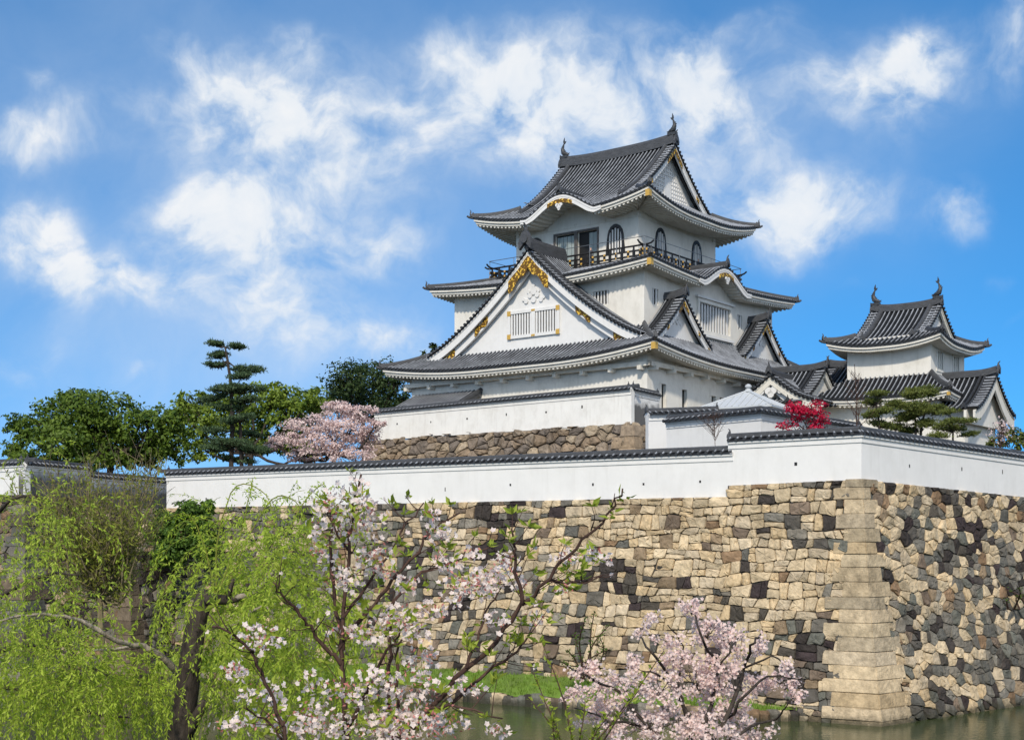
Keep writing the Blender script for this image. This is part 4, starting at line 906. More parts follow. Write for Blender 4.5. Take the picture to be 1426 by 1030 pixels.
R2, z2, DD2 = skirt(KF, (a2-e2, A1-a2+e2, b2-e2, B1-b2+e2), a3-a2+e2, b3-b2+e2, 29.35, 1.95, .08, .62, 2.4, e2, keep, kara={'r': (B1/2-b2+e2-.5, 4.2, 1.55), 'l': (B1/2-b2+e2, 4.2, 1.55)})
mb = MB(); xx = np.linspace(B1/2-b2+e2-.5-3.6, B1/2-b2+e2-.5+3.6, 30); oo = DD2['r'][0]
mb.slab(P3(oo, v, u, xx, 0*xx+e2+.03, z2['r'](xx, 0*xx+e2)-.25), P3(oo, v, u, xx, 0*xx+e2+.03, 0*xx+29.5), tuple(np.append(u*.15, 0))); mb.build('gable_infill', M['plaster'], keep)
corner_gold(KF, keep, a2-e2-.03, b2-e2-.03, 29.75)
# level 3
L3, Lb3 = A1-2*a3, B1-2*b3
f3 = [(9.55-a3, 11.55-a3, 31.2, 34.3), (11.85-a3, 13.85-a3, 31.2, 34.3)]
D3 = storey(KF, keep, a3, A1-a3, b3, B1-b3, 30., 36.7, {'f': f3})
for i, h in enumerate(f3):
    p = window(keep, *D3['f'][:3], h, 0, frame='brown_frame', frame_w=.16, proud=.08)
    q = MB()
    for k in range(9 if i else 4): x = h[0]+.12+k*.2 + (0 if i else .06); q.box(D3['f'][0], u, v, x, x+.17, .2+.03*(k % 2), .25+.03*(k % 2), h[2], h[3]-.15)
    q.build('curtain', M['curtain'], p)
for fc, L in (('f', L3), ('b', L3), ('r', Lb3), ('l', Lb3)):
    o, A, B, _ = D3[fc]
    for c in ((2.2, L-2.2) if fc in 'fb' else (3.4, L-3.4)): bellwin(keep, o, A, B, c, 1.9, 32.0, 2.45)
mb = MB()
for s, L in (('f', L3), ('r', Lb3)):
    o, A, B, _ = D3[s]; mb.box(o, A, B, -.02, L+.02, -.025, 0, 34.72, 34.80)
    for x in np.arange(.25, L, 3.0): mb.disc(tuple(np.append(o+A*x-B*.02, 34.95)), tuple(np.append(-B, 0)), .12, .05, 8)
mb.build('wall_batten', M['plaster_eave'], keep)
e3 = 2.678
zp3 = lambda d: .45*d+.0325*d*d
R3, z3, zr3 = irimoya(KF, keep, (a3-e3, A1-a3+e3, b3-e3, B1-b3+e3), 35.4, zp3, 1.0, 7.5, e3, 2.9, kara={'f': (11.5-a3+e3, 3.9, 1.6), 'b': (11.5-a3+e3, 3.9, 1.6)}, fish=.72)
corner_gold(KF, keep, a3-e3-.03, b3-e3-.03, 36.0)
mb = MB(); o = KF.xy(a3-e3+2.9+1.0, B1/2); zbse = 35.4+float(zp3(np.array(3.9)))
for x in np.arange(-4.4, 4.5, .34): 
    zt_ = 35.4+float(zp3(np.array(9.08-abs(x))))-1.0
    if zt_ > zbse+.2: mb.box(o, v, u, x-.05, x+.05, -.07, .02, zbse-.1, zt_)
for z in np.arange(zbse+.05, 40.6, .34):
    xs_ = [x for x in np.arange(0, 5, .05) if 35.4+float(zp3(np.array(9.08-x)))-1.0 > z]
    if xs_: mb.box(o, v, u, -xs_[-1], xs_[-1], -.06, .02, z-.05, z+.05)
mb.box(o, v, u, -.5, .5, -.12, .02, zbse-.1, 39.4); mb.build('gable_lattice', M['plaster_clean'], keep)
# gilt and white drop ornament under the curved gables
def kara_orn(F, root, org, A, B, c, z, w):
    g = MB(); x = np.linspace(-w, w, 13); top = P3(org, A, B, c+x, 0*x-.05, z-.42-.28*(x/w)**2); bot = P3(org, A, B, c+x, 0*x-.05, z-.80-.30*(x/w)**2+.10*np.abs(np.sin(x/w*6)))
    g.slab(top, bot, np.append(B*.06, 0)); g.build('gilt_crest', M['gold'], root)
    p = MB()
    for (dx, dz, rr) in ((0,-1.05,.22),(-.2,-.92,.15),(.2,-.92,.15),(0,-1.28,.11)): q = P3(org, A, B, c+dx, -.04, z+dz); p.disc(tuple(q), tuple(np.append(-B, 0)), rr, .10, 12)
    p.build('drop_pendant', M['plaster_clean'], root)
org = KF.xy(a3-e3, b3-e3); kara_orn(KF, keep, org, u, v, 11.5-a3+e3, 35.4+1.6, 1.25)
org = KF.xy(a2-e2, b2-e2); kara_orn(KF, keep, org, v, u, B1/2-b2+e2-.5, 29.35+1.55, 1.2)
# the great front gable on tier 1
zb, Hh = 23.75, 7.85
big = gable(KF.xy(11.5, .35), u, v, 10.75, lambda q: zb+Hh*hprof(q, .36)+.55*np.clip(q-.82, 0, 1), 5.2, keep, 'gable', .55, True, 'big', .95, wallz=23.2, oni_s=1.9, ridge_h=.95)
gw = [(-2.35, -.18, 25.0, 26.75), (.18, 2.35, 25.0, 26.75)]
og = KF.xy(11.5, .35+.95)
for h in gw:
    w = MB(); w.box(og, u, v, h[0], h[1], -.03, .1, h[2], h[3]); p = w.build('gable_window', M['dark'], big)
for h in gw:
    q = MB()
    for k in range(8): x = h[0]+(h[1]-h[0])*(k+.5)/8; q.box(og, u, v, x-.075, x+.075, -.09, -.031, h[2], h[3])
    q.build('gable_window_bars', M['plaster_clean'], big)
q = MB()
for (x0, x1, y0, y1) in ((-2.6,-2.35,24.75,27.0),(2.35,2.6,24.75,27.0),(-.18,.18,25.,26.75),(-2.35,2.35,26.75,27.0),(-2.35,2.35,24.75,25.0)): q.box(og, u, v, x0, x1, -.16, 0, y0, y1)
q.build('gable_window_frame', M['plaster_clean'], big)
q = MB()
for x in (-2.62, 2.28):
    for y in (24.72, 26.62): q.box(og, u, v, x, x+.36, -.18, -.161, y, y+.4)
for y in (24.78, 26.8): q.box(og, u, v, -.18, .18, -.18, -.161, y, y+.16)
q.build('gilt_fitting', M['brass'], big)
q = MB()                                                     # white relief under the apex: lozenge and scrolls
for (dx, dz, rr) in ((0,0,.34),(-.36,-.36,.22),(.36,-.36,.22),(0,-.72,.26),(-.75,-.78,.2),(.75,-.78,.2),(-1.02,-.62,.13),(1.02,-.62,.13),(-.5,-.05,.14),(.5,-.05,.14),(0,.42,.14)):
    p = og+u*dx; q.disc((p[0], p[1], 28.45+dz), tuple(np.append(-v, 0)), rr, .12, 8)
q.build('relief_ornament', M['plaster_clean'], big)
# two small gables on the right-hand face
for c in (6.15, 20.25):
    g = gable(KF.xy(.30, c), v, u, 4.35, lambda q: 23.75+3.65*hprof(q, .25), 3.6, keep, 'gable', .36, False, 'small', .8, wallz=23.5, oni_s=.9, ridge_h=.55)
    q = MB(); o = KF.xy(.30+.8, c)
    for (dx, dz, rr) in ((0,0,.2),(-.25,-.25,.16),(.25,-.25,.16),(0,-.45,.16),(-.55,-.5,.12),(.55,-.5,.12)): p = o+v*dx; q.disc((p[0], p[1], 25.9+dz), tuple(np.append(-u, 0)), rr, .08, 8)
    q.build('relief_ornament', M['plaster_clean'], g)
# balcony
bo = 1.6; ba0, ba1, bb0, bb1 = a3-bo, A1-a3+bo, b3-bo, B1-b3+bo
mb = MB()
for (x0, x1, y0, y1) in ((ba0, ba1, bb0, b3-.01), (ba0, ba1, B1-b3+.01, bb1), (ba0, a3-.01, b3-.01, B1-b3+.01), (A1-a3+.01, ba1, b3-.01, B1-b3+.01)): mb.box(KF.o, u, v, x0, x1, y0, y1, 30.86, 31.02)
bal = mb.build('balcony', M['black_wood'], keep)
mb = MB(); sides = ((KF.xy(ba0, bb0), u, v, ba1-ba0), (KF.xy(ba0, bb0), v, u, bb1-bb0), (KF.xy(ba0, bb1), u, -v, ba1-ba0), (KF.xy(ba1, bb0), v, -u, bb1-bb0))
for (o, A, B, L) in sides: mb.box(o, A, B, -.06, L+.06, -.06, .0, 30.70, 30.855)
mb.build('balcony_edge', M['brown_frame'] if False else M['plaster_eave'], bal)
M['lacquer'] = mat('railing_lacquer', (1,1,1), .4, .25, 5., attr='tone')
class _Gilt:
    def box(s, o, A, B, *k):
        n0 = len(rl.tone); rl.box(o, A, B, *k); rl.tone[n0][:] = (.60,.36,.09)
rl = MB(); gl = _Gilt(); st = MB()
for si, (o, A, B, L) in enumerate(sides):
    for z, w in ((31.22, .16), (31.62, .13)): rl.box(o, A, B, -.25, L+.25, .12, .12+w, z-.06, z+.06)
    pts = [tuple(P3(o, A, B, x, .18, 32.02+zz)) for x, zz in ((-.75,.22),(-.5,.06),(-.2,0),(L/2,0),(L+.2,0),(L+.5,.06),(L+.75,.22))]; rl.tube(pts, .075, 8)
    for x in np.arange(.0, L, 1.15):
        rl.box(o, A, B, x-.09, x+.09, .11, .29, 31.02, 31.72); rl.box(o, A, B, x-.06, x+.06, .14, .24, 31.70, 31.98)
        for z in (31.22, 31.62): gl.box(o, A, B, x+.40, x+.56, .085, .12, z-.075, z+.075)
        rl.box(o, A, B, x+.46, x+.62, .13, .25, 31.28, 31.56)
    for x in (-.2, L+.05): gl.box(o, A, B, x, x+.15, .07, .11, 31.12, 31.34); gl.box(o, A, B, x, x+.15, .07, .11, 31.53, 31.72)
    st.tube([tuple(P3(o, A, B, x, -.08, 32.62)) for x in (-.08, L+.08)], .028, 6)
    for x in np.linspace(0, L, 7)[:-1]: st.tube([tuple(P3(o, A, B, x, -.08, z)) for z in (30.7, 32.62)], .028, 6)
for tt in rl.tone:
    if tt[0, 0] > .99: tt[:] = (.018,.017,.017)
rl.build('railing', M['lacquer'], bal); st.build('safety_rail', M['steel'], bal)
# lean-to on the left of the front wall
mb = MB(); o = KF.xy(15.5, 0)
cols_ = cols_for(0, 7.6); dd = np.linspace(0, 2.6, 8)
aa = np.repeat(cols_[:, None], 8, 1); d2 = np.repeat(dd[None], len(cols_), 0)
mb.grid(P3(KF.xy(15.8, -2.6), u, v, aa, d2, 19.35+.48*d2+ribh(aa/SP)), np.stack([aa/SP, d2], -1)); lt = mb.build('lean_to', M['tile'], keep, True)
mb = MB(); mb.box(KF.xy(15.8, 0), u, v, .1, 7.5, -2.2, 0, 16.9, 19.3); mb.box(KF.xy(15.8, 0), u, v, .02, .22, -2.55, 0, 19.1, 19.3); mb.build('lean_to_wall', M['plaster'], lt)
mb = MB(); mb.sweep([tuple(P3(KF.xy(15.8, -2.6), u, v, .12, x, 19.37+.48*x)) for x in np.linspace(0, 2.6, 4)], .3, .25); mb.slab(P3(KF.xy(15.8, -2.6), u, v, np.array([.02,.02]), np.array([0,2.6]), np.array([19.3, 20.55])), P3(KF.xy(15.8, -2.6), u, v, np.array([.02,.02]), np.array([0,2.6]), np.array([19.0, 20.25])), tuple(np.append(u*.12, 0))); mb.build('lean_to_verge', M['ridge'], lt)

# stone base of the keep and the plaster wall on it
sbase = thing('stone_plinth', 'rough brown boulder base under the keep, topped by a white plaster wall', 'stone base', KF.P(11, 0, 10.2))
def tone_k(t, h, r):
    c = r.choice([(.30,.225,.155),(.35,.275,.195),(.24,.19,.145),(.41,.33,.235),(.28,.225,.17),(.20,.165,.135)]); j = r.uniform(.8, 1.15)
    return tuple(x*j for x in c)
offk = lambda h: 1.6*max(0., (16.9-h)/6.6)
KC = KF.xy(-1.0, -3.7)
jag = lambda t: 16.75+.28*noise.noise(Vector((t*1.1, 0, 0)))+.15*noise.noise(Vector((t*3., 5, 0)))
mb = MB(); stone_face(mb, KC, u, -v, .2, 26.4, 10.2, jag, offk, .95, .74, tone_k, 41, jit=.5, bulge=.26, gap=.035, rough=2.2); stone_face(mb, KC, v, -u, .2, 6, 10.2, jag, offk, .9, .74, tone_k, 42, jit=.5, bulge=.26, gap=.035, rough=2.2)
stone_face(mb, KF.xy(25.3, -3.7), v, u, .2, 20, 10.2, jag, offk, 1., .78, tone_k, 43, jit=.5, bulge=.25, gap=.035); mb.build('boulder_face', M['stone'], sbase)
cb = corner_stones(KC, u, -v, v, -u, 16.6, lambda h: offk(h)+.12, .8, .95, .8, sbase, seed=12, pal=[(.40,.30,.20),(.44,.33,.22),(.36,.28,.2)])
mb = MB(); mb.prism([tuple(KF.xy(-1.0, -3.65)), tuple(KF.xy(25.2, -3.65)), tuple(KF.xy(25.2, 30)), tuple(KF.xy(-1., 30))], 10, 16.5); backing(mb, KC, u, -v, 0, 26.3, 10, 16.5, offk); backing(mb, KC, v, -u, 0, 6, 10, 16.5, offk); mb.build('earth_core', M['joint'], sbase)
M['plaster_base'] = plaster_mat('base_plaster', (.77,.755,.715), (.45,.42,.37), .45)
W0 = KF.xy(24.6, -3.5); W1 = KF.xy(-.84, -3.5); W2_ = KF.xy(-.84, .4)
dobei('white plaster wall on the boulder base right below the keep, its short side blackened', [(W0[0], W0[1], 16.7, 18.95), (W1[0], W1[1], 16.7, 19.15)], 'plaster_base',
      holes=[(0, .10, 1.25, .14, .14), (0, .245, 1.2, .1, .14), (0, .395, 1.25, .14, .14), (0, .55, 1.35, .1, .2), (0, .70, 1.3, .14, .14), (0, .83, 1.5, .12, .22)], cope=.75)
M['plaster_black'] = plaster_mat('mouldy_plaster', (.72,.71,.69), (.3,.29,.28), .5, grime=(1.35, 1.75))
dobei('short blackened plaster wall turning back beside the keep on the boulder base', [(W1[0]+.02, W1[1]+.35, 16.7, 19.15), (W2_[0], W2_[1], 16.7, 19.0)], 'plaster_black', cope=.75)
# inner plaster walls in front of the keep
def px_pt(x, Y, yfoot_z, ytop): return ((x-CX)/FPX*Y, Y, yfoot_z, EYE+(HZ-ytop)/FPX*Y)
p1 = px_pt(928, 75.3, 10.2, 588.5); p2 = px_pt(1060, 70, 10.2, 575.5); p3 = px_pt(1200, 76.5, 10.2, 590.)
p3 = (p3[0], p3[1], 10.2, p2[3]-.3)
dobei('white inner plaster wall with a corner, standing between the bare sapling and the red maple', [p1, p2, p3], 'plaster_clean', cope=.9)
p1 = px_pt(903, 80.5, 10.2, 578); p2 = px_pt(1000, 82., 10.2, 574.5)
dobei('short white plaster wall between the boulder base and the white pavilion roof', [p1, p2], 'plaster_clean', cope=.8)

# ------------------------------------------------------------------ corner tower at the right
TF = Frame((1296.4-CX)/FPX*105, 105., R(37.67)); tu, tv = TF.u, TF.v
tow = thing('corner_tower', 'small white two-storey corner tower with fish-tailed tiled roof, right of the keep', 'tower', TF.P(3.4, 3.8, 10.2))
TA, TB = 6.95, 7.6
rw = [(1.35, 2.55, 21.9, 23.3), (5.0, 6.2, 21.9, 23.3)]
DT = storey(TF, tow, 0, TA, 0, TB, 20.5, 24.6, {'r': rw})
for h in rw: window(tow, *DT['r'][:3], h, 3, 'plaster', 'plaster', barw=.2, frame_w=.2)
zpt = lambda d: .42*d+.052*d*d
te = 1.3
irimoya(TF, tow, (-te, TA+te, -te, TB+te), 23.85, zpt, .62, 4.2, te, 1.75, raf=False, gold='none', wall_in=.5, ridge_w=.5, ridge_h=.55, fish=.68, board=.3)
# lower storey: hipped skirt, a cross gable to the right and a ridged wing to the left
storey(TF, tow, -1.0, 11.5, -1.1, TB+1.0, 10.2, 19.9)
skirt(TF, (-2.3, TA+2.3, -2.4, TB+2.3), 2.3, 2.4, 19.55, 1.85, .25, .35, 2.0, 1.2, tow, raf=True, hips='fr br')
corner_gold(TF, tow, -2.33, -2.43, 19.6, .2, .26)
gable(TF.xy(-4.3, 2.6), tv, tu, 4.7, lambda q: 21.2-3.1*(1-hprof(q, .42))+.5*np.clip(q-.75, 0, 1), 4.6, tow, 'cross_gable', .75, False, 'none', .8, wallz=17.2, oni_s=.9, ridge_h=.5, wallmat='plaster')
mb = MB(); mb.box(TF.xy(-3.0, 2.6), tu, tv, 0, 2.2, -3.6, 3.6, 10.2, 18.6); mb.build('wing_wall', M['plaster'], tow)
# the wing: gabled roof, ridge along u
def zw(q): return 23.0-4.0*(1-hprof(q, .2))+.0*q
gable(TF.xy(10.3, 3.9), tv, -tu, 6.5, zw, 3.6, tow, 'wing_gable', .35, False, 'none', .4, wallz=18.9, oni_s=.9, ridge_h=.55, wallmat='plaster')

# ------------------------------------------------------------------ gatehouse between keep and tower
gate = thing('gatehouse', 'low gatehouse with a bowed porch gable, tucked between keep and corner tower', 'gatehouse', TF.P(11, -2, 10.2))
gable(TF.xy(8.3, -1.0), tv, tu, 5.0, lambda q: 22.3-3.3*(1-hprof(q, .42))+.6*np.clip(q-.7, 0, 1), 4.9, gate, 'main_roof', .35, False, 'none', .4, wallz=19.3, oni_s=.9, ridge_h=.5, wallmat='plaster')
pg = gable(TF.xy(11.1, -5.6), tu, tv, 4.0, lambda q: 21.6-2.5*(1-hprof(q, .35))+.55*np.clip(q-.6, 0, 1)-.6*np.clip(.12-q, 0, 1), 4.6, gate, 'porch_gable', .5, True, 'none', 1.2, wallz=18.9, oni_s=.9, ridge_h=.45, wallmat='plaster')
q = MB(); o = TF.xy(11.1, -5.6+.3)
for (dx, dz, rr) in ((-.24,0,.3),(.24,0,.3),(0,-.32,.28),(-.8,-.1,.2),(.8,-.1,.2),(-1.3,-.3,.16),(1.3,-.3,.16)): p = o+tu*dx; q.disc((p[0], p[1], 20.35+dz), tuple(np.append(-tv, 0)), rr, .12, 10)
q.build('heart_pendant', M['plaster_clean'], pg)
mb = MB(); mb.box(TF.o, tu, tv, 8.6, 14.4, -4.2, 2.6, 10.2, 19.3); mb.build('wall', M['plaster'], gate)

# ------------------------------------------------------------------ white pavilion
pv = thing('pavilion', 'small pavilion with a pale pyramid metal roof and knob finial, before the gatehouse', 'pavilion', ((1042-CX)/FPX*85, 85, 10.2))
c = np.array([(1042-CX)/FPX*85, 85.]); hw = 2.35; n = 10; mb = MB(); th = R(30); uu = np.array([-math.cos(th), math.sin(th)]); vv = np.array([math.sin(th), math.cos(th)])
for (A, B) in ((uu, vv), (vv, uu), (-uu, vv), (-vv, uu)):
    pass
apz, bz = 17.72, 16.55
cs = [c+uu*hw+vv*hw, c+uu*hw-vv*hw, c-uu*hw-vv*hw, c-uu*hw+vv*hw]
mb.add([tuple(np.append(x, bz)) for x in cs]+[(c[0], c[1], apz)], [(0,1,4),(1,2,4),(2,3,4),(3,0,4)])
mb.add([tuple(np.append(x, bz)) for x in cs]+[tuple(np.append(x, bz-.12)) for x in cs], [(0,1,5,4),(1,2,6,5),(2,3,7,6),(3,0,4,7),(4,5,6,7)])
for k in range(4):
    p, q = cs[k], cs[(k+1) % 4]; mb.tube([tuple(np.append(p, bz+.02)), (c[0], c[1], apz+.03)], .07, 6)
    for f in np.linspace(.08, .92, 10):
        e = p+(q-p)*f; m_ = (p+q)/2; top = c+(e-m_)*0; g = 1-abs(2*f-1); s_ = e+(c-m_)*g
        mb.tube([tuple(np.append(e, bz+.03)), tuple(np.append(s_, bz+(apz-bz)*g+.03))], .035, 5)
mb.build('pyramid_roof', M['metal_roof'], pv)
mb = MB(); mb.tube([(c[0], c[1], z) for z in (apz-.05, apz+.1, apz+.16, apz+.24, apz+.34, apz+.42, apz+.46)], [.22,.2,.1,.2,.22,.12,.02], 10); mb.build('finial', M['metal_roof'], pv)
for x in cs:
    mb = MB(); p = c+(x-c)*.85; mb.tube([(p[0], p[1], 10.2), (p[0], p[1], bz)], .12, 8); mb.build('post', M['brown_frame'], pv)
# ------------------------------------------------------------------ plants
def unit(V): return V/np.maximum(np.linalg.norm(V, axis=-1, keepdims=True), 1e-9)
def diamonds(mb, C, D, Nn, L, Wd, fold=0.):
    """leaf blades: C base points, D length directions, Nn face normals, L lengths, Wd widths"""
    n = len(C); D = unit(D); S = unit(np.cross(D, Nn)); N2 = np.cross(S, D); L = L[:, None]; Wd = Wd[:, None]
    mid = C+D*L*.45
    V = np.stack([C, mid+S*Wd*.5+N2*Wd*fold, C+D*L, mid-S*Wd*.5+N2*Wd*fold], 1).reshape(-1, 3); o = mb.n
    mb.v.append(V); mb.n += 4*n; mb.uv.append(np.zeros((4*n, 2))); mb.tone.append(np.ones((4*n, 3)))
    i = np.arange(n)[:, None]*4+o
    if fold: mb.f.extend(map(tuple, (i+np.array([[0, 1, 2]])).tolist())); mb.f.extend(map(tuple, (i+np.array([[0, 2, 3]])).tolist()))
    else: mb.f.extend(map(tuple, (i+np.array([[0, 1, 2, 3]])).tolist()))
def rnd(n): return unit(rng.normal(size=(n, 3)))
def px_blob(px, py, rx, ry, Y, depth=1.0):
    c = np.array(at(px, py, Y)); s = Y/FPX; return c, np.array([rx*s, rx*s*depth, ry*s])
def blob_leaves(mb, c, r, n, size, clump=.125, shell=.45, up=.5, asp=.55, fold=0.):
    k = max(6, n//34); d = rnd(k); q = (shell+(1-shell)*rng.random(k))[:, None]; cc = c+d*r*q
    i = rng.integers(0, k, n); P = cc[i]+rng.normal(size=(n, 3))*r*clump*np.array([1, 1, .8])
    Nn = unit(unit(P-c)*.6+rnd(n)*.8+np.array([0, 0, up])); D = unit(np.cross(Nn, rnd(n))-np.array([0, 0, .25]))
    L = size*rng.uniform(.6, 1.4, n); diamonds(mb, P, D, Nn, L, L*asp, fold)
def limb(mb, pts, r0, r1, seg=6, wob=.0):
    pts = [np.array(p, float) for p in pts]; P = []; q = [2*pts[0]-pts[1]]+pts+[2*pts[-1]-pts[-2]]; ff = (0, .25, .5, .75) if len(pts) > 3 else (0, .33, .67)
    for i in range(len(pts)-1):                              # Catmull-Rom through the given points
        a, b, c, d = q[i:i+4]
        for f in (ff if len(pts) > 2 else (0, .5)): P.append(.5*(2*b+(c-a)*f+(2*a-5*b+4*c-d)*f*f+(3*b-a-3*c+d)*f**3))
    P.append(pts[-1]); n = len(P); P = [p+rng.normal(size=3)*wob*(0 < i < n-1) for i, p in enumerate(P)]
    mb.tube([tuple(p) for p in P], [r0+(r1-r0)*i/(n-1) for i in range(n)], seg)
def bark(name, c, c2): return mat(name, c, .9, .6, 9., .7, 18., .15, stretch=(1, 1, .35), dark=c2)
M['bark'] = bark('bark_dark', (.085,.068,.055), (.022,.018,.015)); M['bark_pale'] = bark('bark_pale', (.42,.36,.28), (.20,.165,.12)); M['twig_olive'] = bark('twig_olive', (.24,.20,.11), (.11,.09,.05)); M['twig'] = bark('twig_reddish', (.10,.06,.045), (.035,.02,.018))
M['lf_broad'] = leaf_mat('leaf_broad', (.028,.065,.008), (.17,.25,.03), .28, .5); M['lf_olive'] = leaf_mat('leaf_olive', (.055,.11,.01), (.26,.34,.045), .32, .5)
M['lf_dark'] = leaf_mat('leaf_dark', (.012,.03,.010), (.07,.11,.03), .2, .4); M['lf_pine'] = leaf_mat('pine_needle', (.02,.05,.026), (.10,.15,.06), .1, .6)
M['lf_pine2'] = leaf_mat('pine_needle_warm', (.035,.06,.012), (.19,.21,.045), .15, .9); M['lf_cherry'] = leaf_mat('pale_blossom', (.58,.40,.38), (.86,.74,.70), .3, .8)
M['lf_maple'] = leaf_mat('crimson_leaf', (.36,.004,.03), (.72,.02,.085), .35, 1.5); M['lf_willow'] = leaf_mat('willow_leaf', (.28,.40,.02), (.58,.70,.10), .5, 1.2)
M['lf_willow2'] = leaf_mat('willow_leaf_olive', (.15,.17,.02), (.34,.36,.07), .4, 1.2); M['lf_bush'] = leaf_mat('bush_leaf', (.03,.075,.01), (.13,.22,.03), .3, 1.)
M['lf_young'] = leaf_mat('young_leaf', (.20,.26,.02), (.42,.50,.07), .45, 6.); M['petal'] = leaf_mat('petal', (.94,.76,.70), (.97,.90,.83), .48, 5.); M['bud'] = leaf_mat('bud', (.34,.10,.08), (.60,.27,.24), .2, 5.)
M['petal_pink'] = leaf_mat('petal_pink', (.90,.66,.61), (.96,.87,.80), .45, 2.)

def broadleaf(name, label, cat, base, blobs, Y, leafm, n, size, dep=.9, barkm='bark', group=None, tr=.28, jit=2.5, up=.5, shell=.45, clump=.125, fork=None):
    b = np.array(at(base[0], base[1], Y)); b[2] = 10.2; t = thing(name, label, cat, tuple(b), group)
    cr = MB(); tk = MB(); area = sum(x[2]*x[3] for x in blobs); f = np.array(at(*(fork or (base[0], base[1]-30)), Y)); cs = []
    for (px, py, rx, ry) in blobs:
        c, r = px_blob(px, py, rx, ry, Y+rng.uniform(-jit, jit), dep); blob_leaves(cr, c, r, int(n*rx*ry/area), size, clump, shell, up); cs.append((c, r))
    limb(tk, [b, (b+f)/2+rng.normal(size=3)*.15, f], tr, tr*.75, 8)
    for c, r in cs:
        m = f*.45+c*.55+np.array([0, 0, -.12*np.linalg.norm(c-f)])+rng.normal(size=3)*.25; e = c+np.array([0, 0, r[2]*.3]); limb(tk, [f, m, c, e], tr*.5, tr*.08, 6, .06)
        for _ in range(5): limb(tk, [m*.4+c*.6, c*.6+(c+rnd(1)[0]*r*.8)*.4+np.array([0,0,.1]), c+rnd(1)[0]*r*.85], tr*.16, tr*.04, 4, .05)
    tk.build('trunk', M[barkm], t, True); cr.build('crown', M[leafm], t); return t
def pine(label, base, trunks, pads, Y, m='lf_pine', group=None, tuft=.30, dens=1., foot=10.2, jit=1.2, tr=.2):
    b = np.array(at(base[0], base[1], Y)); b[2] = foot; t = thing('pine_tree', label, 'pine tree', tuple(b), group); tk = MB(); ne = MB(); tl = []
    for pts in trunks:
        P = [np.array(at(x, y, Y)) for x, y in pts]; P[0][2] = min(P[0][2], foot); limb(tk, P, tr, tr*.3, 8, .04); tl += P[1:]
    for (px, py, rx, ry) in pads:
        px += rng.normal()*rx*.12; py += rng.normal()*2.; rx *= rng.uniform(.75, 1.15); ry *= rng.uniform(.8, 1.5); c, r = px_blob(px, py, rx, ry, Y+rng.uniform(-jit, jit), 1.); near = min(tl, key=lambda p: abs(p[2]-c[2]+.2)+.2*np.linalg.norm(p-c)); limb(tk, [near, (near+c)/2-np.array([0,0,.15]), c-np.array([0,0,r[2]*.5])], tr*.35, tr*.12, 5, .05)
        n = int(70*dens*(rx*ry/100+1)); k = max(4, n//9); hubs = c+rnd(k)*np.array([.95,.95,.6])*r*(rng.random(k)**.4)[:, None]; hubs[:, 2] += .15*r[2]+(hubs[:, 0]-c[0])*rng.normal()*.12
        for h in hubs[::2]: limb(tk, [c-np.array([0,0,r[2]*.4]), (c+h)/2-np.array([0,0,.05]), h], tr*.1, tr*.04, 4)
        i = rng.integers(0, k, n); P = hubs[i]+rng.normal(size=(n, 3))*np.array([.16,.16,.05])*max(1, r[0]*.5)
        for _ in range(4):
            D = unit(rnd(n)*.9+np.array([0, 0, .75])); diamonds(ne, P, D, rnd(n), tuft*rng.uniform(.6, 1.2, n), np.full(n, tuft*.20))
    tk.build('trunk', M['bark'], t, True); ne.build('needles', M[m], t); return t

broadleaf('camphor_tree', 'wide rounded dark green tree at the far left, behind the grimy plaster wall', 'tree', (150, 655), [(62,592,48,32),(112,570,55,30),(160,582,55,36),(90,617,58,28),(205,598,48,38),(238,612,32,34),(150,622,60,26),(28,603,24,20),(190,630,40,25),(120,595,50,30),(240,585,22,18),(60,640,45,16),(120,640,45,16),(215,628,35,24),(20,628,20,18),(100,556,30,14)], 105, 'lf_broad', 22000, .33, tr=.32, fork=(155, 632))
broadleaf('camphor_tree', 'olive green many-stemmed tree rising directly behind the tall dark pine', 'tree', (350, 650), [(265,560,28,18),(305,572,48,30),(355,556,52,24),(402,572,46,34),(432,558,32,20),(275,595,36,28),(412,606,32,26),(345,592,40,26),(382,545,24,14),(250,575,18,14),(445,575,20,16),(375,620,40,20),(285,625,30,20),(425,628,26,16)], 116, 'lf_olive', 15000, .36, tr=.3, fork=(350, 632))
broadleaf('evergreen_tree', 'dark evergreen standing just left of the keep, behind the pale cherry', 'tree', (505, 620), [(482,528,30,26),(520,522,34,24),(502,556,44,30),(548,540,20,26),(470,548,20,20),(535,570,26,22),(560,560,12,18)], 124, 'lf_dark', 11000, .30, tr=.28, fork=(505, 585), clump=.2)
broadleaf('evergreen_tree', 'small dark treetop peeping over the left slope of the first keep roof', 'tree', (605, 560), [(606,486,9,10),(594,494,12,6),(618,492,10,6),(604,505,18,12)], 145, 'lf_dark', 700, .38, tr=.15, fork=(605, 520))
pine('tall dark pine with flat tiered branches behind the left end of the long white wall', (322, 655), [[(320,655),(323,600),(322,545),(317,503),(313,483)], [(336,655),(336,610),(333,575)]],
     [(302,482,16,4),(330,484,13,4),(303,497,17,4),(342,513,22,5),(303,513,15,4),(334,524,18,4),(311,541,30,6),(336,546,28,6),(298,556,22,5),(343,561,26,6),(312,571,30,6),(332,584,28,6),(304,600,26,6),(347,603,26,6),(318,618,32,6),(298,627,24,5),(352,627,24,6),(330,642,28,5)], 100, dens=2.2)
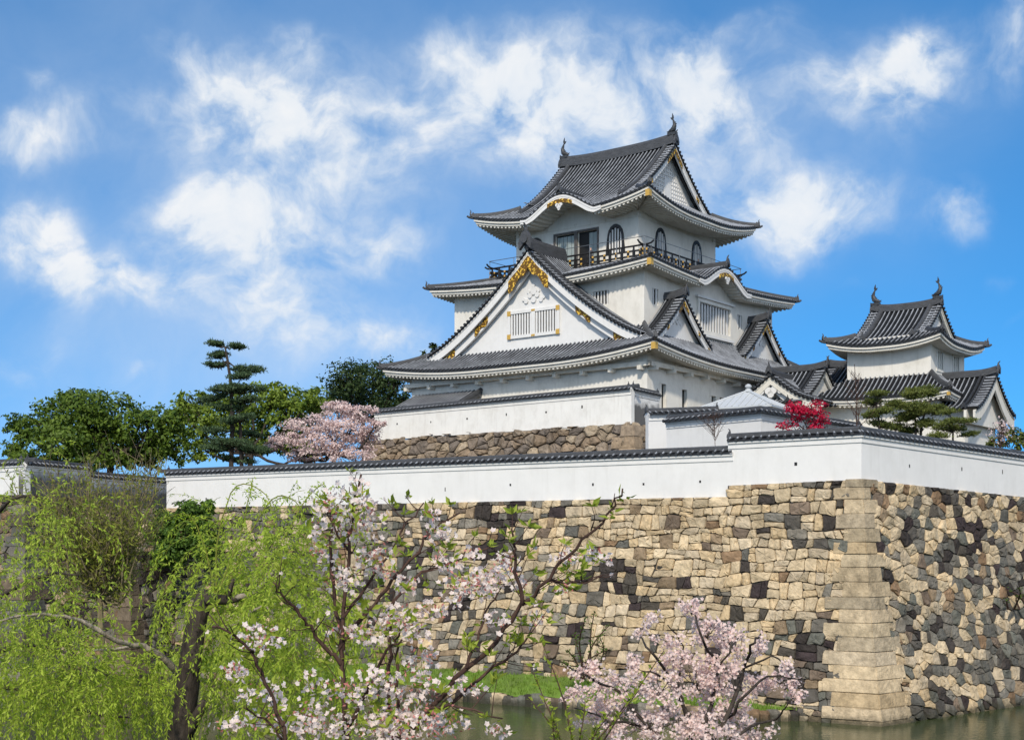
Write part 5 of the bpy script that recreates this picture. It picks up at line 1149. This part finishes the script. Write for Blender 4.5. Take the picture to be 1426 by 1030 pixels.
broadleaf('cherry_tree', 'pale pink cherry tree in full blossom beside the boulder base of the keep', 'cherry tree', (465, 650), [(470,570,30,13),(502,576,24,14),(440,590,42,15),(402,610,30,11),(485,600,42,20),(512,612,20,24),(450,618,45,17),(490,636,36,14),(385,622,16,8),(525,590,12,12),(420,635,30,10)], 103, 'lf_cherry', 13000, .20, tr=.22, fork=(465, 632), jit=1.5)
t = broadleaf('maple_tree', 'small maple with crimson leaves above the outer corner wall', 'maple tree', (1122, 612), [(1108,568,20,13),(1137,563,14,10),(1125,582,24,12),(1104,592,14,7),(1146,588,12,8),(1090,593,13,5),(1118,572,22,14),(1140,578,15,10),(1128,598,18,5),(1150,597,9,4)], 66, 'lf_maple', 2100, .13, tr=.06, fork=(1122, 600), jit=.6, clump=.22)
pine('slim pine with a bare stem against the corner tower, left of the bushy pine', (1222, 620), [[(1222,620),(1223,590),(1221,560)]], [(1222,551,17,4),(1213,562,14,4),(1233,574,20,5),(1214,580,14,4),(1224,592,16,5)], 74, 'lf_pine2', 'garden pines before the corner tower', .2, 2.4, jit=.6, tr=.1)
pine('bushy broad pine in front of the middle of the corner tower', (1272, 620), [[(1272,620),(1274,590),(1268,560)], [(1276,615),(1285,585),(1294,560)]], [(1266,550,19,13),(1292,549,12,13),(1250,566,15,9),(1282,570,20,10),(1260,586,22,9),(1288,592,16,8),(1270,602,18,7),(1302,575,9,10),(1246,595,12,7)], 76, 'lf_pine2', 'garden pines before the corner tower', .2, 2.6, jit=.8, tr=.1)
pine('small pine with a few thin green pads, rightmost before the corner tower', (1326, 625), [[(1326,625),(1327,600),(1323,578)]], [(1322,574,12,4),(1311,590,15,4),(1340,587,18,4),(1326,600,24,5),(1305,608,13,5),(1350,603,10,4)], 73, 'lf_pine2', 'garden pines before the corner tower', .18, 2.4, jit=.5, tr=.08)
def sapling(label, x, y0, Y, top, nb, spread, r=.035, leaf=None, name='sapling', up_=.9, m='twig'):
    b = np.array(at(x, y0, Y)); b[2] = min(b[2], 10.25); t = thing(name, label, 'sapling', tuple(b)); tk = MB(); lf = MB(); tp = np.array(at(*top, Y)); limb(tk, [b, (b*.6+tp*.4)+rng.normal(size=3)*.08, tp], r, r*.3, 5, .03); h = tp-np.array(at(x, y0, Y)); base = np.array(at(x, y0, Y)); tips = []
    for k in range(nb):
        f = rng.uniform(.12, .95); p = base+h*f; d = unit(rnd(1)[0]*np.array([1, .6, .3])+np.array([0, 0, up_])); l = np.linalg.norm(h)*spread*(1.15-f)*rng.uniform(.6, 1.2)
        e = p+d*l; limb(tk, [p, p+d*l*.5+rng.normal(size=3)*l*.06, e], r*.4, r*.14, 4, .01); tips.append(e)
        for _ in range(3):
            s = p+d*l*rng.uniform(.3, .9); e2 = s+unit(rnd(1)[0]+np.array([0, 0, .8]))*l*.4; limb(tk, [s, e2], r*.2, r*.1, 3); tips.append(e2)
    tk.build('trunk', M[m], t)
    if leaf:
        mm, n, sz = leaf; T = np.array(tips); i = rng.integers(0, len(T), n); P = T[i]+rng.normal(size=(n, 3))*.15; diamonds(lf, P, rnd(n), rnd(n), sz*rng.uniform(.6, 1.3, n), np.full(n, sz*.6)); lf.build('leaves', M[mm], t)
    return t
sapling('bare leafless sapling in front of the inner white wall', 996, 620, 69, (994, 578), 46, .95, .03)
sapling('tall thin bare sapling in front of the corner tower wall', 1197, 612, 72, (1190, 507), 18, .42, .055)
sapling('twiggy shrub with pale flowers at the right edge behind the outer wall', 1392, 632, 82, (1395, 592), 40, .8, .05, ('petal_pink', 260, .16), name='shrub')
broadleaf('shrub', 'brown-green shrub cut off by the right edge behind the outer wall', 'shrub', (1412, 640), [(1405,606,14,14),(1422,612,12,16),(1385,616,12,8)], 84, 'lf_pine2', 1500, .2, tr=.05, fork=(1410, 625), jit=.5)
broadleaf('bush', 'dense green bush at the foot of the left end of the long white wall', 'bush', (258, 800), [(265,710,30,13),(232,722,22,16),(282,726,22,14),(256,745,44,22),(236,770,30,20),(284,757,22,24),(222,745,18,20),(290,705,14,9)], 80.5, 'lf_bush', 15000, .22, tr=.1, fork=(255, 775), jit=.8)

# --- foreground willows
def strand(tk, lv, start, out, length, leafL, m=.0, dens=1., r=.0026):
    """a hanging shoot: springs out, then droops; leaves all along"""
    n = 14; P = [np.array(start, float)]; d = np.array(out, float)
    for k in range(n):
        d = unit(d+np.array([0, 0, -.26])+rng.normal(size=3)*.07); P.append(P[-1]+d*length/n)
    P = np.array(P); tk.tube([tuple(p) for p in P], [r*(1-.7*i/n) for i in range(n+1)], 3, False)
    q = int(length/leafL*3.1*dens); f = rng.random(q)*n; i = np.clip(f.astype(int), 0, n-1); w = (f-i)[:, None]; C = P[i]*(1-w)+P[i+1]*w; T = unit(P[i+1]-P[i])
    D = unit(T*.7+rnd(q)*.75+np.array([0, 0, -.2])); L = leafL*rng.uniform(.55, 1.25, q); diamonds(lv, C, D, rnd(q), L, L*.30)
WY = 12.6; pp = lambda x, y, dy=0.: np.array(at(x, y, WY+dy))
wt = thing('willow_tree', 'lopped willow with a thick dark leaning trunk and bright drooping young shoots', 'willow tree', tuple(np.array([at(250,1040,WY).x, WY, 3.9])))
tk = MB(); br = MB(); lv = MB(); sh = MB(); s_ = WY/FPX
root_p = pp(245, 1040); root_p[2] = 3.9
tk.tube([tuple(x) for x in (root_p, pp(248,1045), pp(255,1000), pp(262,950), pp(266,915), pp(270,885), pp(277,855), pp(286,832), pp(291,824))], [.16, .125, .115, .108, .104, .098, .092, .088, .06], 12)
tk.tube([tuple(x) for x in (pp(256,1030), pp(268,1008,-.05), pp(280,985,-.1), pp(284,975,-.12))], [.06,.055,.045,.03], 8)
tk.tube([tuple(x) for x in (pp(283,838), pp(300,834,-.1), pp(318,835,-.15), pp(332,832,-.2))], [.062,.052,.042,.035], 8)
for a in (((318,832),(323,812),(326,806)), ((341,830),(344,818),(345,812)), ((356,822),(357,812))): tk.tube([tuple(pp(*q, -.2)) for q in a], [.03]+[.02]*(len(a)-1), 6)
tk.build('trunk', M['bark'], wt, True)
def bl(pts, r0, r1, dy0=0., dy1=0., m=br):
    n = len(pts)
    if r0 <= 1.5:
        m = sh; A_ = np.array([pp(x, y, dy0+(dy1-dy0)*i/(n-1)) for i, (x, y) in enumerate(pts)]); q = 130; f = .25*(n-1)+rng.random(q)*.75*(n-1); i = np.clip(f.astype(int), 0, n-2); w = (f-i)[:, None]; C = A_[i]*(1-w)+A_[i+1]*w+rng.normal(size=(q, 3))*.02; diamonds(lv, C, unit(rnd(q)-np.array([0,0,.3])), rnd(q), .045*rng.uniform(.6, 1.3, q), np.full(q, .013))
    limb(m, [pp(x, y, dy0+(dy1-dy0)*i/(n-1)) for i, (x, y) in enumerate(pts)], r0*s_, r1*s_, 6, .004)
bl([(249,938),(240,928),(222,912),(200,900),(180,896),(152,886),(120,868),(90,858),(40,856),(-10,866)], 5.5, 1.6, 0, -1.2)
bl([(190,897),(165,903),(140,905),(100,903)], 2.5, 1., -.3, -.6); bl([(330,832),(352,826),(372,806),(386,790),(396,772)], 4.5, 1.5, -.2, -.5); bl([(318,874),(338,862),(356,848),(372,845),(382,862)], 2.8, 1., -.2, -.4)
bl([(285,872),(310,873),(350,873)], 2.6, 1.2, 0, .3); bl([(300,832),(330,760),(345,700),(352,665)], 1.5, .5, 0, .4); bl([(300,832),(285,760),(262,716),(225,722)], 1.5, .5, .2, .5); bl([(352,826),(400,740),(430,690),(452,672)], 1.5, .5, -.2, .3)
bl([(310,834),(360,720),(395,690),(425,720),(440,790)], 1.3, .5, 0, .2); bl([(300,830),(305,740),(330,676),(370,690),(385,740)], 1.2, .5, 0, -.2); bl([(440,1010),(420,900),(430,780),(415,690)], 1.3, .5, .3, .5)
br.build('branches', M['bark_pale'], wt, True)
def curtain(tk, lv, n, xr, yr, lr, leafL, dens, dy=(-1.6, 1.2), spread=.8, lim=None):
    for _ in range(n):
        x = rng.uniform(*xr); y = rng.uniform(*yr); l = rng.uniform(*lr)
        if lim and not lim(x, y): continue
        dd_ = rng.uniform(*dy)
        if 215 < x < 345: dd_ = abs(dd_)*.7+.35
        strand(tk, lv, pp(x, y, dd_), rnd(1)[0]*np.array([spread, .5, .2])+np.array([0, 0, rng.uniform(-.1, .8)]), l*s_, leafL, dens=dens)
curtain(sh, lv, 210, (300, 455), (735, 850), (110, 240), .046, 1.0); curtain(sh, lv, 190, (290, 460), (820, 930), (90, 200), .046, 1.)
curtain(sh, lv, 110, (285, 470), (920, 1000), (80, 150), .046, 1.); curtain(sh, lv, 16, (290, 450), (680, 725), (100, 190), .05, .55, spread=1.2); curtain(sh, lv, 40, (225, 300), (780, 950), (60, 150), .055, .6)
sh.build('shoots', M['lf_willow2'], wt); lv.build('leaves', M['lf_willow'], wt)
wt2 = thing('willow_tree', 'willow filling the left edge with a curtain of yellow-green hanging leaves', 'willow tree', (at(-60,1000,WY+.5).x, WY+.5, 3.6))
tk = MB(); lv = MB(); sh = MB(); b0 = np.array([at(-60,1000,WY+.5).x, WY+.5, 3.6]); limb(tk, [b0, pp(-55,900,.5), pp(-50,760,.5), pp(-45,640,.5)], .14, .08, 10)
for a in (((-52,800),(-20,740),(10,700),(40,690)), ((-55,870),(0,830),(60,800),(110,800)), ((-55,930),(20,900),(80,905),(150,940)), ((-56,960),(40,960),(120,990),(190,1000))): limb(tk, [pp(x, y, .5-i*.3) for i, (x, y) in enumerate(a)], .03, .008, 6, .006)
tk.build('trunk', M['bark'], wt2, True)
curtain(sh, lv, 85, (-30, 120), (700, 850), (90, 190), .046, .85, spread=1.); curtain(sh, lv, 330, (-30, 225), (850, 965), (80, 170), .047, 1., lim=lambda x, y: not (125 < x and y < 905)); curtain(sh, lv, 170, (-30, 240), (940, 1010), (70, 120), .047, 1.); curtain(sh, lv, 26, (-20, 120), (640, 720), (70, 150), .042, .7)
sh.build('shoots', M['lf_willow2'], wt2); lv.build('leaves', M['lf_willow'], wt2)
# upright twiggy regrowth
tw = thing('willow_shrub', 'thicket of upright yellowish willow twigs before the grimy plaster wall', 'willow shrub', (at(140,1000,18).x, 18, 1.2)); tk = MB(); lv = MB(); q3 = lambda x, y, dy=0: np.array(at(x, y, 18+dy))
stem = np.array([at(140,1000,18).x, 18, 1.2]); limb(tk, [stem, q3(146,960), q3(142,900), q3(138,815)], .07, .035, 8)
for k in range(120):
    x0 = rng.uniform(95, 175); y0 = rng.uniform(760, 860); x1 = 140+(x0-140)*2.4+rng.normal()*24; y1 = rng.uniform(635, 760); dy = rng.uniform(-.8, .8)
    P = [q3(138, 830), q3(x0, y0-20, dy*.5), q3((x0+x1)/2+rng.normal()*5, (y0+y1)/2, dy*.8), q3(x1, y1, dy)]; limb(tk, P, .013, .004, 4, .02)
    n = 85; f = rng.random(n); i = np.minimum((f*3).astype(int), 2); A_ = np.array(P); w = (f*3-i)[:, None]; C = A_[i]*(1-w)+A_[i+1]*w; C = C[f > .25]+rng.normal(size=((f > .25).sum(), 3))*.05
    n = len(C); diamonds(lv, C, unit(rnd(n)+np.array([0,0,.4])), rnd(n), .075*rng.uniform(.6, 1.3, n), np.full(n, .022))
    for _ in range(3):
        s = P[2]+(P[3]-P[2])*rng.random(); limb(tk, [s, s+unit(np.array([rng.normal(), .4*rng.normal(), 1.2]))*.4], .004, .002, 3)
tk.build('stems', M['twig_olive'], tw); lv.build('leaves', M['lf_willow2'], tw)

# --- flowering cherries
def flowers(mb, C, size):
    """five notched petals each, slightly cupped, facing outward"""
    n = len(C); N0 = unit(rnd(n)+np.array([0, -.55, .1])); X = unit(np.cross(N0, rnd(n))); Y_ = np.cross(N0, X)
    for k in range(5):
        a = 2*math.pi*k/5; D = X*math.cos(a)+Y_*math.sin(a)+N0*.28; diamonds(mb, C, D, N0, size*rng.uniform(.85, 1.1, n), size*.82, -.08)
def leafset(mb, C, L, tips=None):
    n = len(C)
    if n: D = unit(rnd(n)*np.array([1, 1, .6])+np.array([0, -.1, .55])); l = L*rng.uniform(.5, 1.25, n); diamonds(mb, C, D, unit(rnd(n)+np.array([0, -.4, .5])), l, l*.40, .22)
CYc = 6.2; c3 = lambda x, y, dy=0: np.array(at(x, y, CYc+dy)); sC = CYc/FPX
ch = thing('cherry_tree', 'nearest cherry, sparse upright stems with white blossom and fresh green leaves', 'cherry tree', (at(480,1200,CYc).x, CYc, 6.2)); tk = MB(); fl = MB(); bd_ = MB(); lf = MB(); foot = np.array([at(490,1200,CYc).x, CYc, 6.25])
BR = [([(490,1200),(486,1050),(478,960),(477,900),(479,845),(487,765),(491,700),(503,660)], 4.6, 1.5, 0, 0), ([(478,905),(470,850),(462,780),(463,720),(464,690)], 3.2, 1.4, 0, .15), ([(500,1200),(520,1060),(560,1022),(620,965),(690,893),(728,842),(762,808),(800,762),(846,714),(867,680)], 4.8, 1.1, 0, -.5),
      ([(479,890),(505,860),(540,820),(580,768),(604,735),(640,714)], 3.4, 1.2, 0, .3), ([(727,843),(722,805),(716,770),(712,735)], 3, 1.2, -.3, -.35), ([(477,928),(455,900),(436,880),(420,856),(395,832),(380,810)], 3, 1.1, 0, -.2),
      ([(543,1200),(542,1030),(541,960),(543,900),(541,862)], 3.6, 1.8, .1, .2), ([(556,1020),(552,960),(553,900),(558,868)], 3, 1.2, .1, .1), ([(560,1022),(640,970),(690,926),(722,902),(740,880)], 3, 1.2, -.1, 0),
      ([(440,1200),(398,1035),(382,980),(358,925),(345,902),(318,878),(295,872)], 3.2, 1.2, -.3, -.5), ([(486,1010),(500,985),(520,945),(540,905),(560,890)], 3.4, 1.3, 0, -.2), ([(540,850),(580,800),(610,790),(655,772),(690,760)], 2.4, 1., 0, .2), ([(600,985),(640,985),(700,1000)], 2.4, 1., -.2, -.3), ([(478,860),(520,800),(560,740),(590,700)], 2.4, 1., 0, .4), ([(650,930),(668,880),(676,850),(700,815)], 2.2, 1., -.2, .1), ([(490,770),(470,745),(452,700)], 2., 1., 0, 0), ([(762,808),(800,812),(840,800)], 1.8, .9, -.3, -.3), ([(398,1035),(370,1000),(340,985)], 2., .9, -.3, -.4)]
nodes = []
for pts, r0, r1, d0, d1 in BR:
    P = [c3(x, y, d0+(d1-d0)*i/(len(pts)-1)) for i, (x, y) in enumerate(pts)]; limb(tk, P, r0*sC, r1*sC, 7, .006)
    for i in range(len(P)-1):
        for f in np.linspace(0, 1, 5)[:-1]:
            nd = P[i]*(1-f)+P[i+1]*f
            if nd[2] > EYE-1.05: nodes.append((nd, P[i+1]-P[i]))
tips = []
for nd, d in nodes:
    for _ in range(1):
        if rng.random() < .75:
            e = nd+unit(rnd(1)[0]+unit(d)*.8+np.array([0, 0, .35]))*rng.uniform(.05, .17); limb(tk, [nd, (nd+e)/2+rng.normal(size=3)*.006, e], .0035, .0016, 4); tips.append(e)
tips = np.array(tips)
def cl(x, y, rx, ry, n, dy=None): 
    c = c3(x, y, rng.uniform(-.35, .15) if dy is None else dy); P = c+rnd(n)*np.array([rx, (rx+ry)/2, ry])*sC*(rng.random(n)**.5)[:, None]; return P
CL = [(462,703,26,22,34),(502,690,15,24,20),(512,716,22,15,22),(488,738,26,18,22),(450,768,18,14,12),(520,770,24,18,20),(480,802,28,18,22),(540,792,24,14,16),(612,742,20,12,16),(598,716,12,9,8),(655,812,38,18,44),(692,802,28,18,34),(705,778,16,10,12),(640,832,24,12,14),(790,776,20,10,14),(826,768,10,9,6),(838,778,15,8,10),(786,816,12,8,8),(690,866,15,14,14),(745,862,15,10,8),(560,862,30,16,36),(600,850,24,12,16),(578,882,18,12,14),(520,942,24,13,18),(548,960,28,18,22),(592,912,18,12,12),(602,960,24,16,16),(640,946,12,8,8),(572,992,36,22,34),(512,1012,40,18,34),(440,992,24,26,24),(400,1004,28,18,20),(362,889,27,18,40),(328,932,15,14,16),(378,966,18,18,20),(346,1004,18,14,12),(560,1018,50,16,36),(622,1012,28,13,18),(692,1016,18,10,10),(482,880,20,10,12),(444,735,14,12,8),(620,780,20,12,14),(660,770,14,10,8),(430,950,16,14,10),(320,1010,20,14,12),(470,960,18,14,12),(515,880,20,14,14),(725,815,12,10,8),(660,960,14,8,8),(565,815,18,10,12),(460,1000,40,24,30),(540,1005,40,20,34),(600,1000,40,20,28),(500,965,30,18,22),(430,1015,40,14,20),(585,935,24,14,16),(345,965,16,14,10)]
P = np.concatenate([cl(c[0], c[1], c[2]*1.4, c[3]*1.4, int(c[4]*1.75)) for c in CL]+[tips[rng.random(len(tips)) < .30]+rng.normal(size=(1, 3))*.004]); flowers(fl, P, np.full(len(P), .0172)*rng.uniform(.8, 1.1, len(P)))
B_ = np.concatenate([cl(c[0], c[1], c[2]*1.15, c[3]*1.2, max(4, int(c[4]*1.3))) for c in CL]); diamonds(bd_, B_, rnd(len(B_))+np.array([0, 0, .3]), rnd(len(B_)), np.full(len(B_), .022), np.full(len(B_), .011), .1)
Lp = np.concatenate([np.repeat(tips[rng.random(len(tips)) < .75], 5, 0)]+[cl(c[0], c[1], c[2]*1.3, c[3]*1.3, c[4]//2+2) for c in CL]+[cl(x, y, rx, ry, n) for x, y, rx, ry, n in ((866,692,10,14,9),(850,712,12,10,8),(712,742,10,8,7),(640,790,14,10,8),(835,842,0,0,0) if False else (770,820,24,12,14),(800,805,16,12,10),(720,890,30,18,22),(690,930,20,14,12),(620,990,30,18,18),(545,700,16,10,8),(300,880,16,20,12),(520,1000,40,20,16),(470,1010,30,16,12),(760,860,20,14,10),(505,850,20,14,12),(660,900,20,12,10),(380,1015,30,14,12))]); leafset(lf, Lp, .052)
tk.build('trunk', M['twig'], ch, True); fl.build('blossoms', M['petal'], ch); bd_.build('blossoms', M['bud'], ch, label='reddish unopened buds'); lf.build('leaves', M['lf_young'], ch)

RY = 13.; r3 = lambda x, y, dy=0: np.array(at(x, y, RY+dy)); sR = RY/FPX
ch = thing('cherry_tree', 'rounded cherry thick with pale pink blossom at the bottom, before the stone corner', 'cherry tree', (at(960,1120,RY).x, RY, 3.6)); tk = MB(); fl = MB(); lf = MB(); f0 = np.array([at(960,1130,RY).x, RY, 3.6])
fan = [([(962,1080),(960,1010),(935,950),(905,905),(888,882)],5,1.2), ([(962,1080),(985,1000),(1000,930),(975,880),(962,842)],5,1.2), ([(962,1080),(1015,990),(1035,930),(1050,895),(1062,880)],5,1.2), ([(1010,1000),(1050,955),(1085,940),(1115,950)],3.4,1.), ([(962,1080),(900,1010),(860,965),(815,938),(795,930)],4.5,1.2), ([(960,1010),(945,960),(950,900),(930,870)],3,1.), ([(900,1010),(850,1000),(800,985)],3,1.), ([(1000,930),(1020,900),(1030,885)],2.4,1.), ([(962,1080),(1030,1020),(1080,1000),(1100,975)],4,1.), ([(935,950),(905,935),(880,945)],2.4,1.), ([(1035,930),(1075,915),(1098,925)],2.2,1.)]
limb(tk, [f0, r3(962,1080)], .10, .06, 9)
for pts, a, b in fan: limb(tk, [r3(x, y, -.2*i*(1 if i % 2 else -1)) for i, (x, y) in enumerate(pts)], a*.75*sR, b*.8*sR, 6, .012)
FB = [(963,848,20,16,130),(985,880,34,18,240),(1022,893,32,22,250),(1058,898,20,20,120),(928,888,26,10,90),(895,868,14,16,60),(812,934,24,12,150),(830,965,38,16,220),(872,955,32,20,220),(918,958,46,28,420),(970,945,46,36,480),(1012,985,40,30,380),(900,1005,80,24,700),(985,1015,60,22,520),(1086,945,30,14,160),(1104,968,14,8,50),(1050,955,24,16,150),(848,1000,46,24,380),(1098,930,12,7,40),(800,965,12,14,70),(940,915,26,12,130),(1000,925,30,16,200),(880,925,20,10,80),(1040,1015,40,18,240),(910,850,8,12,30)]
tws = []
for (x, y, rx, ry, n) in FB:
    c = r3(x, y, rng.uniform(-.5, .5)); k = max(3, n//14); n = int(n*1.7); k = int(k*1.3); hub = c+rnd(k)*np.array([rx*1.05, rx*1.1, ry*1.1])*sR*(rng.random(k)**.4)[:, None]; i = rng.integers(0, k, n); P = hub[i]+rng.normal(size=(n, 3))*.028; flowers(fl, P, np.full(n, .019)*rng.uniform(.8, 1.15, n))
    for h in hub[::2]: limb(tk, [c-np.array([0, 0, ry*sR*.5]), (c+h)/2, h], .005, .002, 4, .006)
    leafset(lf, hub[rng.random(k) < .35], .05)
tk.build('trunk', M['bark'], ch, True); fl.build('blossoms', M['petal_pink'], ch); lf.build('leaves', M['lf_young'], ch)
# leafy shoots between the two cherries, weeds on the masonry
def shoots(label, base, Y, tops, leafL, n, name='leafy_shoots', zf=None, m='lf_young'):
    b = np.array(at(*base, Y));
    if zf is not None: b[2] = zf
    t = thing(name, label, 'plant', tuple(b)); tk = MB(); lf = MB()
    for (x, y) in tops:
        dy = rng.uniform(-.03, .03)*Y; e = np.array(at(x, y, Y+dy)); s = np.array(at(base[0]+rng.normal()*12, base[1], Y)); mI = (s*.45+e*.55)+np.array([rng.normal()*.03*Y/8, 0, .02*Y/8]); P = np.array([s, mI, e]); limb(tk, P, .0008*Y, .0003*Y, 5, .002)
        f = rng.uniform(.25, 1, n); i = (f*1.999).astype(int); w = (f*2-i)[:, None]; C = P[i]*(1-w)+P[np.minimum(i+1, 2)]*w; leafset(lf, C+rng.normal(size=C.shape)*.006*Y/8, leafL)
    limb(tk, [b, np.array(at(*base, Y))], .0012*Y, .001*Y, 6); tk.build('stems', M['twig'], t); lf.build('leaves', M[m], t); return t
shoots('sprays of fresh green leaves between the two blossoming cherries', (800, 1090), 9, [(742,935),(755,895),(770,985),(815,975),(850,990),(890,960),(925,905),(735,970),(790,1000),(830,1010)], .055, 34, zf=5.)
shoots('weedy plant with thin stems at the foot of the moat wall', (815, 945), 65.5, [(800,880),(815,860),(835,885),(850,868),(790,905),(828,850),(858,900),(780,920)], .16, 60, name='weed', m='lf_bush')
M['lf_weed'] = M['lf_bush']
shoots('small weed tuft growing out of the moat wall near the right edge', (1412, 848), 67.5, [(1400,820),(1416,815),(1425,828),(1405,835)], .13, 24, name='weed', m='lf_bush')

# ------------------------------------------------------------------ people on the balcony
def person(label, F, a, b, z, face):
    t_loc = F.P(a, b, z); me = bpy.data.meshes.new('person'); o = bpy.data.objects.new('person', me); col.objects.link(o); o.location = t_loc; o.rotation_euler = (0, 0, face)
    J = [(0,0,.95,.14),(0,0,1.18,.135),(0,0,1.38,.15),(0,0,1.50,.055),(0,.01,1.60,.085),(0,0,1.70,.075), (.10,0,.88,.085),(.11,.02,.48,.058),(.11,0,.08,.045),(.12,.13,.04,.04), (-.10,0,.88,.085),(-.12,-.02,.48,.058),(-.12,-.03,.08,.045),(-.13,.10,.04,.04), (.20,0,1.38,.06),(.25,.04,1.12,.045),(.20,.22,.98,.035),(.18,.30,1.0,.028), (-.20,0,1.38,.06),(-.25,.02,1.12,.045),(-.24,.10,.88,.035),(-.24,.14,.80,.028)]
    E_ = [(0,1),(1,2),(2,3),(3,4),(4,5),(0,6),(6,7),(7,8),(8,9),(0,10),(10,11),(11,12),(12,13),(2,14),(14,15),(15,16),(16,17),(2,18),(18,19),(19,20),(20,21)]
    me.from_pydata([j[:3] for j in J], E_, []); m1 = o.modifiers.new('skin', 'SKIN')
    sv = me.skin_vertices[0].data
    for i, j in enumerate(J): sv[i].radius = (j[3], j[3]*.8)
    sv[0].use_root = True
    m2 = o.modifiers.new('sub', 'SUBSURF'); m2.levels = m2.render_levels = 2
    mm = bpy.data.materials.new('clothes'); mm.use_nodes = True; N = mm.node_tree.nodes; L = mm.node_tree.links; tcn = N.new('ShaderNodeTexCoord'); sp = N.new('ShaderNodeSeparateXYZ'); L.new(tcn.outputs['Object'], sp.inputs[0]); rp = N.new('ShaderNodeValToRGB'); dv = N.new('ShaderNodeMath'); dv.operation = 'DIVIDE'; dv.inputs[1].default_value = 2.; L.new(sp.outputs[2], dv.inputs[0]); L.new(dv.outputs[0], rp.inputs[0])
    cr = rp.color_ramp; cr.interpolation = 'CONSTANT'; cr.elements[0].position = 0; cr.elements[0].color = (.02,.02,.03,1); cr.elements[1].position = .45; cr.elements[1].color = (.035,.035,.045,1)
    for p_, c_ in ((.735, (.55,.33,.24,1)), (.83, (.015,.012,.01,1))): e = cr.elements.new(p_); e.color = c_
    L.new(rp.outputs[0], N['Principled BSDF'].inputs['Base Color']); me.materials.append(mm); tag(o, label, 'person'); return o
person('person in dark clothes standing at the open balcony doorway', KF, 9.9, b3-.45, 31.02, R(150))
person('person in dark clothes beside the bell window on the right balcony', KF, a3-.5, 16.4, 31.02, R(60))
